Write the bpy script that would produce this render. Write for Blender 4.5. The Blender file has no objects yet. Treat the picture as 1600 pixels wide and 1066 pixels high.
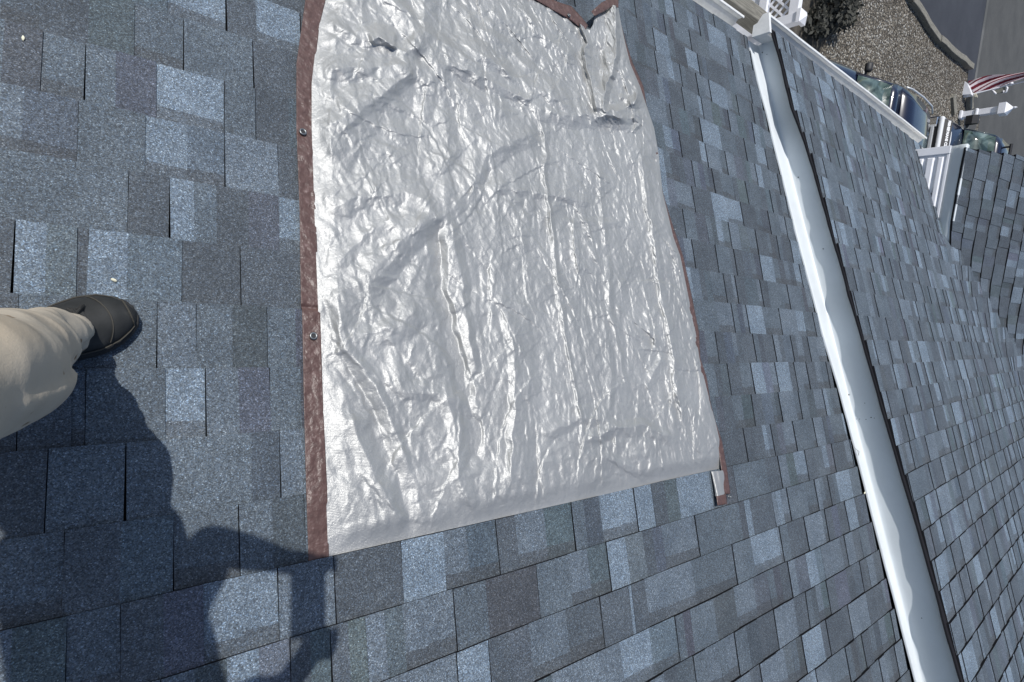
import bpy, bmesh, math, random
import numpy as np
from mathutils import Vector, Matrix

# ------------------------------------------------------------------ camera
# world: X along the eaves, Y outward (down the roof), Z up, camera at the origin
FPX = 840.0                      # focal length in photo pixels (photo is 1600 wide)
W = np.array([[0.793024095, 0.019061198, 0.608891990],
              [0.101912586, -0.989575735, -0.101753083],
              [0.600605203, 0.142746404, -0.786699978]])
scene = bpy.context.scene
col = scene.collection
cam_d = bpy.data.cameras.new('camera'); cam = bpy.data.objects.new('camera', cam_d); col.objects.link(cam)
M3 = np.stack([W[:, 0], -W[:, 1], -W[:, 2]], 1)
cam.matrix_world = Matrix([[*M3[0], 0], [*M3[1], 0], [*M3[2], 0], [0, 0, 0, 1]])
cam_d.sensor_width = 36.0; cam_d.lens = 36.0 * FPX / 1600.0
cam_d.clip_start = 0.02; cam_d.clip_end = 500.0
scene.camera = cam
# ------------------------------------------------------------------ sky and sun
SUN = Vector((-0.287, 0.529, 0.799)).normalized()
world = bpy.data.worlds.new('World'); scene.world = world; world.use_nodes = True
wn = world.node_tree.nodes; bg = wn['Background']
sky = wn.new('ShaderNodeTexSky'); sky.sky_type = 'NISHITA'; sky.sun_disc = False
sky.sun_elevation = math.asin(SUN.z); sky.sun_rotation = math.atan2(SUN.x, SUN.y)
world.node_tree.links.new(sky.outputs[0], bg.inputs[0]); bg.inputs[1].default_value = 0.125
sd = bpy.data.lights.new('sun', 'SUN'); sd.energy = 4.05; sd.angle = math.radians(0.53); sd.color = (1.0, 0.975, 0.935)
so = bpy.data.objects.new('sun', sd); col.objects.link(so)
so.rotation_euler = SUN.to_track_quat('Z', 'Y').to_euler(); so.location = (-5, 8, 12)
scene.view_settings.view_transform = 'Standard'; scene.view_settings.look = 'None'
scene.view_settings.exposure = -0.08; scene.view_settings.gamma = 1.0

# ------------------------------------------------------------------ geometry of the place
Hg = -6.0                        # ground level
P1h = 1.272411446; P1N = np.array([0, -0.3746066, -0.9271839]); P1U = np.array([1., 0, 0]); P1V = np.array([0, -0.9271839, 0.3746066])
P2h = 1.018519584; P2N = np.array([-0.0213, -0.3915, -0.9199]); P2N /= np.linalg.norm(P2N)
P2U = np.array([0.99959, 0.0093, -0.0271]); P2U -= P2N * (P2U @ P2N); P2U /= np.linalg.norm(P2U); P2V = np.cross(P2N, P2U)
O1 = -0.39924; O2 = -0.58259; EXP = 0.143
def ray(x, y): return W @ np.array([(x - 800) / FPX, (y - 533) / FPX, 1.0])
def onz(x, y, z): r = ray(x, y); return r * (z / r[2])
class Plane:
    def __init__(s, h, N, U, V, o): s.h, s.N, s.U, s.V, s.o = h, N, U, V, o
    def pt(s, u, v, z=0.0):      # z above the surface, straight out
        u = np.asarray(u, float)[..., None]; v = np.asarray(v, float)[..., None]; z = np.asarray(z, float)[..., None]
        return u * s.U + (v + s.o) * s.V + (s.h - z) * s.N
    def uv(s, x, y):
        r = ray(x, y); P = r * (s.h / (r @ s.N)); return float(P @ s.U), float(P @ s.V) - s.o
PA = Plane(P1h, P1N, P1U, P1V, O1)
PB = Plane(P2h, P2N, P2U, P2V, O2)
VA = np.array([6.082, 0.745, -1.563]); VB = np.array([7.306, -0.083, -1.237])   # valley line
N3 = np.cross([0, 1, 0], VB - VA); N3 /= np.linalg.norm(N3); N3 = -N3 if N3[2] > 0 else N3
V3 = np.cross(N3, [0, 1, 0]); V3 = V3 if V3[0] > 0 else -V3
PC = Plane(float(VA @ N3), N3, np.array([0, 1., 0]), V3, float(VA @ V3))

# ------------------------------------------------------------------ helpers
def tag(o, label=None, cat=None, group=None, kind=None):
    for k, v in (('label', label), ('category', cat), ('group', group), ('kind', kind)):
        if v: o[k] = v
    return o
def empty(name, loc, label, cat, group=None, rz=0.0):
    o = bpy.data.objects.new(name, None); col.objects.link(o); o.location = loc; o.rotation_euler = (0, 0, rz)
    o.empty_display_size = 0.1
    return tag(o, label, cat, group)
def link(name, me, mat, parent=None, smooth=False, world_coords=True):
    o = bpy.data.objects.new(name, me); col.objects.link(o)
    if mat is not None: me.materials.append(mat)
    if smooth: me.polygons.foreach_set('use_smooth', [True] * len(me.polygons))
    if parent is not None:
        o.parent = parent
        if world_coords:
            if parent.type == 'EMPTY': o.matrix_parent_inverse = Matrix.LocRotScale(parent.location, parent.rotation_euler, None).inverted()
    return o
def npmesh(name, V, F, cols=None, smooth=False):
    """fast mesh of quads/tris from numpy arrays"""
    me = bpy.data.meshes.new(name); V = np.asarray(V, np.float32); F = np.asarray(F, np.int32)
    n, k = F.shape
    me.vertices.add(len(V)); me.vertices.foreach_set('co', V.ravel())
    me.loops.add(n * k); me.loops.foreach_set('vertex_index', F.ravel())
    me.polygons.add(n); me.polygons.foreach_set('loop_start', np.arange(0, n * k, k, dtype=np.int32))
    if smooth: me.polygons.foreach_set('use_smooth', np.ones(n, bool))
    me.update(calc_edges=True); me.validate()
    if cols is not None:
        at = me.attributes.new('Col', 'FLOAT_COLOR', 'CORNER')
        c = np.repeat(np.asarray(cols, np.float32), k, axis=0); at.data.foreach_set('color', c.ravel())
    return me
class MB:
    def __init__(s): s.v = []; s.f = []
    def add(s, vs, fs):
        b = len(s.v); s.v += [tuple(map(float, p)) for p in vs]; s.f += [tuple(b + i for i in f) for f in fs]; return s
    def box(s, lo, hi, fr=None):
        x0, y0, z0 = lo; x1, y1, z1 = hi
        vs = [(x0, y0, z0), (x1, y0, z0), (x1, y1, z0), (x0, y1, z0), (x0, y0, z1), (x1, y0, z1), (x1, y1, z1), (x0, y1, z1)]
        if fr is not None: vs = [fr(p) for p in vs]
        return s.add(vs, [(0, 3, 2, 1), (4, 5, 6, 7), (0, 1, 5, 4), (1, 2, 6, 5), (2, 3, 7, 6), (3, 0, 4, 7)])
    def tube(s, pts, r, n=10, cap=True):
        pts = [Vector(p) for p in pts]; rs = r if isinstance(r, (list, tuple)) else [r] * len(pts); rings = []
        a = None
        for i, p in enumerate(pts):
            t = (pts[min(i + 1, len(pts) - 1)] - pts[max(i - 1, 0)]).normalized()
            if a is None: a = t.orthogonal().normalized()
            a = (a - t * a.dot(t)).normalized(); b = t.cross(a)
            rings.append([p + (a * math.cos(2 * math.pi * k / n) + b * math.sin(2 * math.pi * k / n)) * rs[i] for k in range(n)])
        vs = [q for R in rings for q in R]; fs = []
        for i in range(len(pts) - 1):
            for k in range(n): fs.append((i * n + k, i * n + (k + 1) % n, (i + 1) * n + (k + 1) % n, (i + 1) * n + k))
        if cap: fs += [tuple(range(n))[::-1], tuple((len(pts) - 1) * n + k for k in range(n))]
        return s.add(vs, fs)
    def loft(s, secs, closed=True, cap=True):
        n = len(secs[0]); vs = [q for R in secs for q in R]; fs = []
        for i in range(len(secs) - 1):
            for k in range(n if closed else n - 1): fs.append((i * n + k, i * n + (k + 1) % n, (i + 1) * n + (k + 1) % n, (i + 1) * n + k))
        if cap and closed: fs += [tuple(range(n))[::-1], tuple((len(secs) - 1) * n + k for k in range(n))]
        return s.add(vs, fs)
    def mesh(s, name):
        me = bpy.data.meshes.new(name); me.from_pydata(s.v, [], s.f); me.update()
        bm = bmesh.new(); bm.from_mesh(me); bmesh.ops.recalc_face_normals(bm, faces=bm.faces); bm.to_mesh(me); bm.free(); return me
    def build(s, name, mat, parent=None, smooth=False, bevel=0, subd=0, local=False):
        o = link(name, s.mesh(name), mat, parent, smooth, not local)
        if bevel:
            m = o.modifiers.new('bevel', 'BEVEL'); m.width = bevel; m.segments = 2; m.limit_method = 'ANGLE'
        if subd:
            m = o.modifiers.new('sub', 'SUBSURF'); m.levels = subd; m.render_levels = subd
        return o
def lat(ix, iy, seed):
    h = (ix.astype(np.int64) * 374761393 + iy.astype(np.int64) * 668265263 + seed * 974634777) & 0xffffffff
    h = ((h ^ (h >> 13)) * 1274126177) & 0xffffffff
    return ((h ^ (h >> 16)) & 0xffff) / 65535.0
def noise(x, y, seed=0):
    x = np.asarray(x, float); y = np.asarray(y, float)
    ix = np.floor(x); iy = np.floor(y); fx = x - ix; fy = y - iy
    fx = fx * fx * fx * (fx * (fx * 6 - 15) + 10); fy = fy * fy * fy * (fy * (fy * 6 - 15) + 10); ix = ix.astype(np.int64); iy = iy.astype(np.int64)
    a = lat(ix, iy, seed); b = lat(ix + 1, iy, seed); c = lat(ix, iy + 1, seed); d = lat(ix + 1, iy + 1, seed)
    return (a + (b - a) * fx) * (1 - fy) + (c + (d - c) * fx) * fy
# ------------------------------------------------------------------ materials
def mat(name, base=(0.5, 0.5, 0.5), rough=0.6, metal=0.0, spec=0.5, coat=0.0):
    m = bpy.data.materials.new(name); m.use_nodes = True; b = m.node_tree.nodes['Principled BSDF']
    b.inputs['Base Color'].default_value = (*base, 1); b.inputs['Roughness'].default_value = rough
    b.inputs['Metallic'].default_value = metal; b.inputs['Specular IOR Level'].default_value = spec
    if coat: b.inputs['Coat Weight'].default_value = coat; b.inputs['Coat Roughness'].default_value = 0.05
    return m
class NT:
    def __init__(s, m): s.m = m; s.t = m.node_tree; s.b = s.t.nodes['Principled BSDF']
    def n(s, typ, **kw):
        nd = s.t.nodes.new(typ)
        for k, v in kw.items():
            if k.startswith('i_'):
                key = k[2:]; key = int(key) if key.isdigit() else key.replace('_', ' ')
                nd.inputs[key].default_value = v
            else: setattr(nd, k, v)
        return nd
    def l(s, a, b): s.t.links.new(a, b)
    def coord(s, scale=(1, 1, 1), rot=(0, 0, 0)):
        c = s.n('ShaderNodeTexCoord'); mp = s.n('ShaderNodeMapping'); mp.inputs['Scale'].default_value = scale; mp.inputs['Rotation'].default_value = rot
        s.l(c.outputs['Object'], mp.inputs[0]); return mp.outputs[0]
    def ramp(s, fac, stops):
        r = s.n('ShaderNodeValToRGB'); e = r.color_ramp.elements
        while len(e) < len(stops): e.new(0.5)
        for i, (p, c) in enumerate(stops): e[i].position = p; e[i].color = (*c, 1) if len(c) == 3 else c
        s.l(fac, r.inputs[0]); return r.outputs[0]
    def mul(s, a, b, fac=1.0, mode='MULTIPLY'):
        x = s.n('ShaderNodeMix', data_type='RGBA', blend_type=mode); x.inputs[0].default_value = fac
        for sock, v in ((x.inputs[6], a), (x.inputs[7], b)):
            if isinstance(v, tuple): sock.default_value = (*v, 1)
            else: s.l(v, sock)
        return x.outputs[2]
    def bump(s, h, dist=0.001, strength=1.0, prev=None):
        b = s.n('ShaderNodeBump'); b.inputs['Strength'].default_value = strength; b.inputs['Distance'].default_value = dist
        s.l(h, b.inputs['Height'])
        if prev is not None: s.l(prev, b.inputs['Normal'])
        return b.outputs[0]
g3 = lambda v: (v, v, v)
def shingle_mat():
    m = mat('asphalt_granules', rough=0.75, spec=0.5); t = NT(m); c = t.coord()
    at = t.n('ShaderNodeAttribute', attribute_name='Col')
    vo = t.n('ShaderNodeTexVoronoi', i_Scale=520.0); t.l(c, vo.inputs['Vector'])
    sep = t.n('ShaderNodeSeparateColor'); t.l(vo.outputs['Color'], sep.inputs[0])
    k = t.ramp(sep.outputs[0], [(0.0, g3(0.35)), (0.35, g3(0.72)), (0.7, g3(1.0)), (0.9, g3(1.35)), (0.975, (1.9, 1.9, 1.87)), (1.0, (2.8, 2.75, 2.7))])
    vo2 = t.n('ShaderNodeTexVoronoi', i_Scale=260.0); t.l(c, vo2.inputs['Vector'])
    sp2 = t.n('ShaderNodeSeparateColor'); t.l(vo2.outputs['Color'], sp2.inputs[0])
    k2 = t.ramp(sp2.outputs[1], [(0.0, g3(0.78)), (0.5, g3(1.0)), (1.0, g3(1.22))])
    nz = t.n('ShaderNodeTexNoise', i_Scale=9.0, i_Detail=5.0); t.l(c, nz.inputs['Vector'])
    k3 = t.ramp(nz.outputs[0], [(0.3, (0.84, 0.85, 0.86)), (0.7, (1.16, 1.14, 1.12))])
    # single granules take the blue, grey or brownish tone of the blend
    hue = t.ramp(sep.outputs[2], [(0.0, (0.86, 0.97, 1.09)), (0.5, (1, 1, 1)), (1.0, (1.06, 1.02, 0.95))])
    o = t.mul(t.mul(t.mul(t.mul(at.outputs['Color'], k), k2), k3), hue, 1.0)
    t.l(o, t.b.inputs['Base Color'])
    t.l(t.bump(sep.outputs[1], 0.0022, 0.8, t.bump(sp2.outputs[0], 0.002, 0.5)), t.b.inputs['Normal'])
    return m
M_SH = shingle_mat()
M_EDGE = mat('shingle_edge', (0.016, 0.016, 0.019), 0.95, spec=0.1)
def tarp_mat():
    m = mat('silver_poly', (0.62, 0.635, 0.655), 0.45, 0.55); t = NT(m); c = t.coord()
    nz = t.n('ShaderNodeTexNoise', i_Scale=16.0, i_Detail=6.0); t.l(c, nz.inputs['Vector'])
    ww = t.n('ShaderNodeVectorMath', operation='MULTIPLY_ADD'); t.l(nz.outputs['Color'], ww.inputs[0]); ww.inputs[1].default_value = (0.05,) * 3; t.l(c, ww.inputs[2])
    v1 = t.n('ShaderNodeTexVoronoi', feature='DISTANCE_TO_EDGE', i_Scale=38.0); t.l(ww.outputs[0], v1.inputs['Vector'])
    v2 = t.n('ShaderNodeTexVoronoi', feature='F1', i_Scale=62.0); t.l(ww.outputs[0], v2.inputs['Vector'])
    n3 = t.n('ShaderNodeTexNoise', i_Scale=150.0, i_Detail=4.0, i_Distortion=1.5); t.l(c, n3.inputs['Vector'])
    r1 = t.n('ShaderNodeTexNoise', noise_type='RIDGED_MULTIFRACTAL', i_Scale=9.0, i_Detail=5.0, i_Distortion=.6); t.l(ww.outputs[0], r1.inputs['Vector'])
    mpz = t.n('ShaderNodeMapping'); mpz.inputs['Scale'].default_value = (1.5, .7, 1); mpz.inputs['Rotation'].default_value = (0, 0, .25); t.l(ww.outputs[0], mpz.inputs[0])
    r2 = t.n('ShaderNodeTexNoise', noise_type='RIDGED_MULTIFRACTAL', i_Scale=26.0, i_Detail=4.0, i_Distortion=.4); t.l(mpz.outputs[0], r2.inputs['Vector'])
    b0 = t.bump(r1.outputs[0], 0.006, 0.14); b1 = t.bump(v1.outputs['Distance'], 0.0045, 0.22, b0); b2 = t.bump(r2.outputs[0], 0.0022, 0.45, b1)
    wv = t.n('ShaderNodeTexWave', wave_type='BANDS', bands_direction='Y', i_Scale=95.0, i_Distortion=1.2); t.l(c, wv.inputs['Vector'])
    b3 = t.bump(wv.outputs[0], 0.0004, 0.35, b2); r3 = t.n('ShaderNodeTexNoise', noise_type='RIDGED_MULTIFRACTAL', i_Scale=75.0, i_Detail=3.0, i_Distortion=.5); t.l(ww.outputs[0], r3.inputs['Vector'])
    b35 = t.bump(r3.outputs[0], 0.0011, 0.5, b3); b4 = t.bump(n3.outputs[0], 0.003, 0.32, b35)
    t.l(b4, t.b.inputs['Normal'])
    n4 = t.n('ShaderNodeTexNoise', i_Scale=5.0, i_Detail=6.0); t.l(c, n4.inputs['Vector'])
    t.l(t.ramp(n4.outputs[0], [(0.3, (0.355, 0.358, 0.352)), (0.7, (0.43, 0.43, 0.42))]), t.b.inputs['Base Color'])
    t.l(t.ramp(n3.outputs[0], [(0.3, g3(0.45)), (0.7, g3(0.57))]), t.b.inputs['Roughness'])
    return m
M_TARP = tarp_mat()
def brown_mat():
    m = mat('brown_poly', (0.10, 0.055, 0.045), 0.42); t = NT(m); c = t.coord()
    nz = t.n('ShaderNodeTexNoise', i_Scale=70.0, i_Detail=5.0); t.l(c, nz.inputs['Vector'])
    t.l(t.ramp(nz.outputs[0], [(0.3, (0.075, 0.042, 0.036)), (0.62, (0.105, 0.060, 0.052)), (0.78, (0.20, 0.14, 0.13))]), t.b.inputs['Base Color'])
    n2 = t.n('ShaderNodeTexNoise', i_Scale=45.0, i_Detail=4.0); t.l(c, n2.inputs['Vector'])
    t.l(t.bump(n2.outputs[0], 0.012, 0.5), t.b.inputs['Normal']); return m
M_BROWN = brown_mat()
def painted(name, base, rough=0.35, dirt=0.12, scale=6.0, metal=0.0):
    m = mat(name, base, rough, metal); t = NT(m); c = t.coord()
    nz = t.n('ShaderNodeTexNoise', i_Scale=scale, i_Detail=7.0, i_Roughness=0.65); t.l(c, nz.inputs['Vector'])
    lo = tuple(b * (1 - dirt * 1.6) for b in base)
    t.l(t.ramp(nz.outputs[0], [(0.32, lo), (0.6, base)]), t.b.inputs['Base Color'])
    n2 = t.n('ShaderNodeTexNoise', i_Scale=scale * 12, i_Detail=3.0); t.l(c, n2.inputs['Vector'])
    t.l(t.bump(n2.outputs[0], 0.0006, 0.3), t.b.inputs['Normal']); return m
M_ALU = painted('white_aluminium', (0.63, 0.67, 0.69), 0.38, 0.06, 3.0)
M_GUT = painted('gutter_white', (0.80, 0.80, 0.78), 0.38, 0.10, 18.0)
M_GUTIN = painted('gutter_inside', (0.50, 0.50, 0.47), 0.6, 0.35, 30.0)
M_VINYL = painted('white_vinyl', (0.80, 0.80, 0.83), 0.35, 0.05, 8.0)
def wood_mat():
    m = mat('weathered_wood', (0.2, 0.18, 0.15), 0.85); t = NT(m); c = t.coord((1.0, 14.0, 14.0))
    nz = t.n('ShaderNodeTexNoise', i_Scale=5.0, i_Detail=8.0, i_Roughness=0.7); t.l(c, nz.inputs['Vector'])
    t.l(t.ramp(nz.outputs[0], [(0.3, (0.09, 0.085, 0.07)), (0.5, (0.19, 0.18, 0.15)), (0.72, (0.32, 0.30, 0.26))]), t.b.inputs['Base Color'])
    t.l(t.bump(nz.outputs[0], 0.006, 0.6), t.b.inputs['Normal']); return m
M_WOOD = wood_mat()
M_DARK = mat('black_plastic', (0.015, 0.015, 0.017), 0.55)
M_NAVY = mat('navy_car_paint', (0.003, 0.006, 0.022), 0.25, 0.0, 0.5, 1.0)
M_CHROME = mat('chrome', (0.78, 0.79, 0.80), 0.12, 1.0)
M_SILV = mat('silver_trim', (.62, .63, .64), .35, .3)
M_RUBBER = mat('tyre_rubber', (0.02, 0.02, 0.021), 0.9)
M_METAL = mat('grommet_metal', (0.25, 0.26, 0.26), 0.35, 0.9)
def glass_mat():
    m = mat('glass_painted_reflection', (0.10, 0.15, 0.14), 0.06, 0.0, 0.9); t = NT(m); c = t.coord()
    nz = t.n('ShaderNodeTexNoise', i_Scale=3.2, i_Detail=3.0, i_Distortion=1.2); t.l(c, nz.inputs['Vector'])
    t.l(t.ramp(nz.outputs[0], [(0.35, (0.018, 0.034, 0.031)), (0.55, (0.09, 0.13, 0.118)), (0.72, (0.22, 0.27, 0.25))]), t.b.inputs['Base Color'])  # greenish reflection put into the base colour as soft pale patches
    return m
M_GLASS = glass_mat()

# ------------------------------------------------------------------ ground
def ground_sheet(name, poly, z, m, sub=0):
    mb = MB(); mb.add([(x, y, z) for x, y in poly], [tuple(range(len(poly)))]); o = mb.build(name, m)
    if o.data.polygons[0].normal.z < 0: o.data.flip_normals()
    return tag(o, kind='structure')
def soil_mat():
    m = mat('garden_soil', (0.05, 0.045, 0.035), 0.95); t = NT(m); c = t.coord()
    nz = t.n('ShaderNodeTexNoise', i_Scale=7.0, i_Detail=9.0, i_Roughness=0.75); t.l(c, nz.inputs['Vector'])
    t.l(t.ramp(nz.outputs[0], [(0.3, (0.03, 0.028, 0.022)), (0.55, (0.09, 0.08, 0.065)), (0.75, (0.17, 0.155, 0.125))]), t.b.inputs['Base Color'])
    t.l(t.bump(nz.outputs[0], 0.08, 0.8), t.b.inputs['Normal']); return m
def gravel_mat():
    m = mat('gravel_stones', (0.3, 0.28, 0.24), 0.9); t = NT(m); c = t.coord()
    vo = t.n('ShaderNodeTexVoronoi', i_Scale=24.0); t.l(c, vo.inputs['Vector'])
    sep = t.n('ShaderNodeSeparateColor'); t.l(vo.outputs['Color'], sep.inputs[0])
    cc = t.ramp(sep.outputs[0], [(0.0, (0.075, 0.06, 0.04)), (0.4, (0.20, 0.17, 0.13)), (0.75, (0.36, 0.315, 0.245)), (1.0, (0.72, 0.70, 0.64))])
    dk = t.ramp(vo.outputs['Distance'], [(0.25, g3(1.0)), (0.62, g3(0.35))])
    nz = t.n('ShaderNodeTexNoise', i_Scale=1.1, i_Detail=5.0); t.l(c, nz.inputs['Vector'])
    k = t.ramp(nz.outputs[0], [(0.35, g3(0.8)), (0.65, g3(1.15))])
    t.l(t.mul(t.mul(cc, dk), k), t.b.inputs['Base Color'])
    iv = t.n('ShaderNodeMath', operation='MULTIPLY', i_1=-1.0); t.l(vo.outputs['Distance'], iv.inputs[0])
    t.l(t.bump(iv.outputs[0], 0.05, 1.0), t.b.inputs['Normal']); return m
def asphalt_mat(name, a, b):
    m = mat(name, a, 0.85); t = NT(m); c = t.coord()
    nz = t.n('ShaderNodeTexNoise', i_Scale=1.3, i_Detail=9.0, i_Roughness=0.6); t.l(c, nz.inputs['Vector'])
    n2 = t.n('ShaderNodeTexNoise', i_Scale=120.0, i_Detail=2.0); t.l(c, n2.inputs['Vector'])
    cc = t.ramp(nz.outputs[0], [(0.35, a), (0.65, b)])
    t.l(t.mul(cc, t.ramp(n2.outputs[0], [(0.3, g3(0.8)), (0.7, g3(1.2))])), t.b.inputs['Base Color']); return m
ground_sheet('ground', [(-60, -60), (120, -60), (120, 120), (-60, 120)], Hg - 0.012, soil_mat())
def gp(x, y): return tuple(onz(x, y, Hg)[:2])
te = [gp(1400, -40), gp(1420, 0), gp(1462, 62), gp(1513, 106), gp(1506, 150)]
te_far = (te[0][0] - 2.2, te[0][1] + 2.6)
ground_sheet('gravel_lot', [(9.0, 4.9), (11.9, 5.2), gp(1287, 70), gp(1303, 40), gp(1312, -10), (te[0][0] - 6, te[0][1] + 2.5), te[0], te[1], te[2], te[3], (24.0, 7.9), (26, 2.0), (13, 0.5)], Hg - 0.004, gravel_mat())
M_ASPH = asphalt_mat('road_asphalt', (0.058, 0.058, 0.056), (0.078, 0.078, 0.074))
M_ASPHD = asphalt_mat('driveway_asphalt', (0.028, 0.031, 0.040), (0.040, 0.044, 0.054))
rl0 = gp(1545, -10); rl1 = gp(1524, 122)
dirx = np.array(rl0) - np.array(rl1); dirx = dirx / np.linalg.norm(dirx)
fa = np.array(rl1) - dirx * 3; fb = np.array(rl1) + dirx * 60
ground_sheet('road', [tuple(fa), tuple(fb), (130, 110), (130, -20), (24.0, -20), (24.0, 7.6)], Hg, M_ASPH)
ground_sheet('driveway', [te[3], te[2], te[1], te[0], (te[0][0] - 5, te[0][1] + 6), tuple(fb), tuple(fa)], Hg + 0.004, M_ASPHD)
pv = np.array([-dirx[1], dirx[0]])
ground_sheet('road_seam', [tuple(fa - pv * 0.11), tuple(fb - pv * 0.11), tuple(fb + pv * 0.11), tuple(fa + pv * 0.11)], Hg + 0.008, asphalt_mat('pale_seam', (0.085, 0.085, 0.08), (0.135, 0.135, 0.13)))
# timber edging beams
def beam(name, a, b, w, h, z0, m, label, cat='timber', group=None, jit=0.0):
    a = np.array(a, float); b = np.array(b, float); d = b - a; L = np.linalg.norm(d); d /= L; n = np.array([-d[1], d[0]])
    mb = MB(); N = max(2, int(L / 0.4)); secs = []
    rr = random.Random(len(name) + int(L * 10))
    for i in range(N + 1):
        p = a + d * L * i / N; o = rr.uniform(-jit, jit); hh = h * (1 + rr.uniform(-jit, jit) * 2)
        q = lambda s, z: (p[0] + n[0] * (s * w / 2 + o), p[1] + n[1] * (s * w / 2 + o), z)
        secs.append([q(-1, z0), q(-1, z0 + hh * .93), q(-.9, z0 + hh), q(.9, z0 + hh), q(1, z0 + hh * .93), q(1, z0)])
    mb.loft(secs); o = mb.build(name, m)
    return tag(o, label, cat, group)
M_EDG = wood_mat(); M_EDG.name = 'edging_timber'
GE = 'timbers edging the gravel lot'
beam('edging_timber', te[0], te[1], 0.17, 0.15, Hg - .02, M_EDG, 'pale weathered timber at the top edge of the photo between gravel and dark driveway', group=GE, jit=.02)
beam('edging_timber', te[1], te[2], 0.17, 0.15, Hg - .02, M_EDG, 'long grey timber edging the gravel beside the dark driveway', group=GE, jit=.02)
beam('edging_timber', te[2], te[3], 0.17, 0.17, Hg - .02, M_EDG, 'grey edging timber with a broken end pointing at the striped flag', group=GE, jit=.02)
beam('edging_timber', gp(1489, 178), gp(1487, 150), 0.24, 0.1, Hg - .02, M_EDG, 'short brown timber sunk in the gravel behind the navy pickup hood', group=GE, jit=.02)
beam('edging_timber', gp(1512, 172), gp(1512, 150), 0.3, 0.14, Hg - .02, M_EDG, 'short mossy timber between the flag holder and the white post', group=GE, jit=.02)

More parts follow.
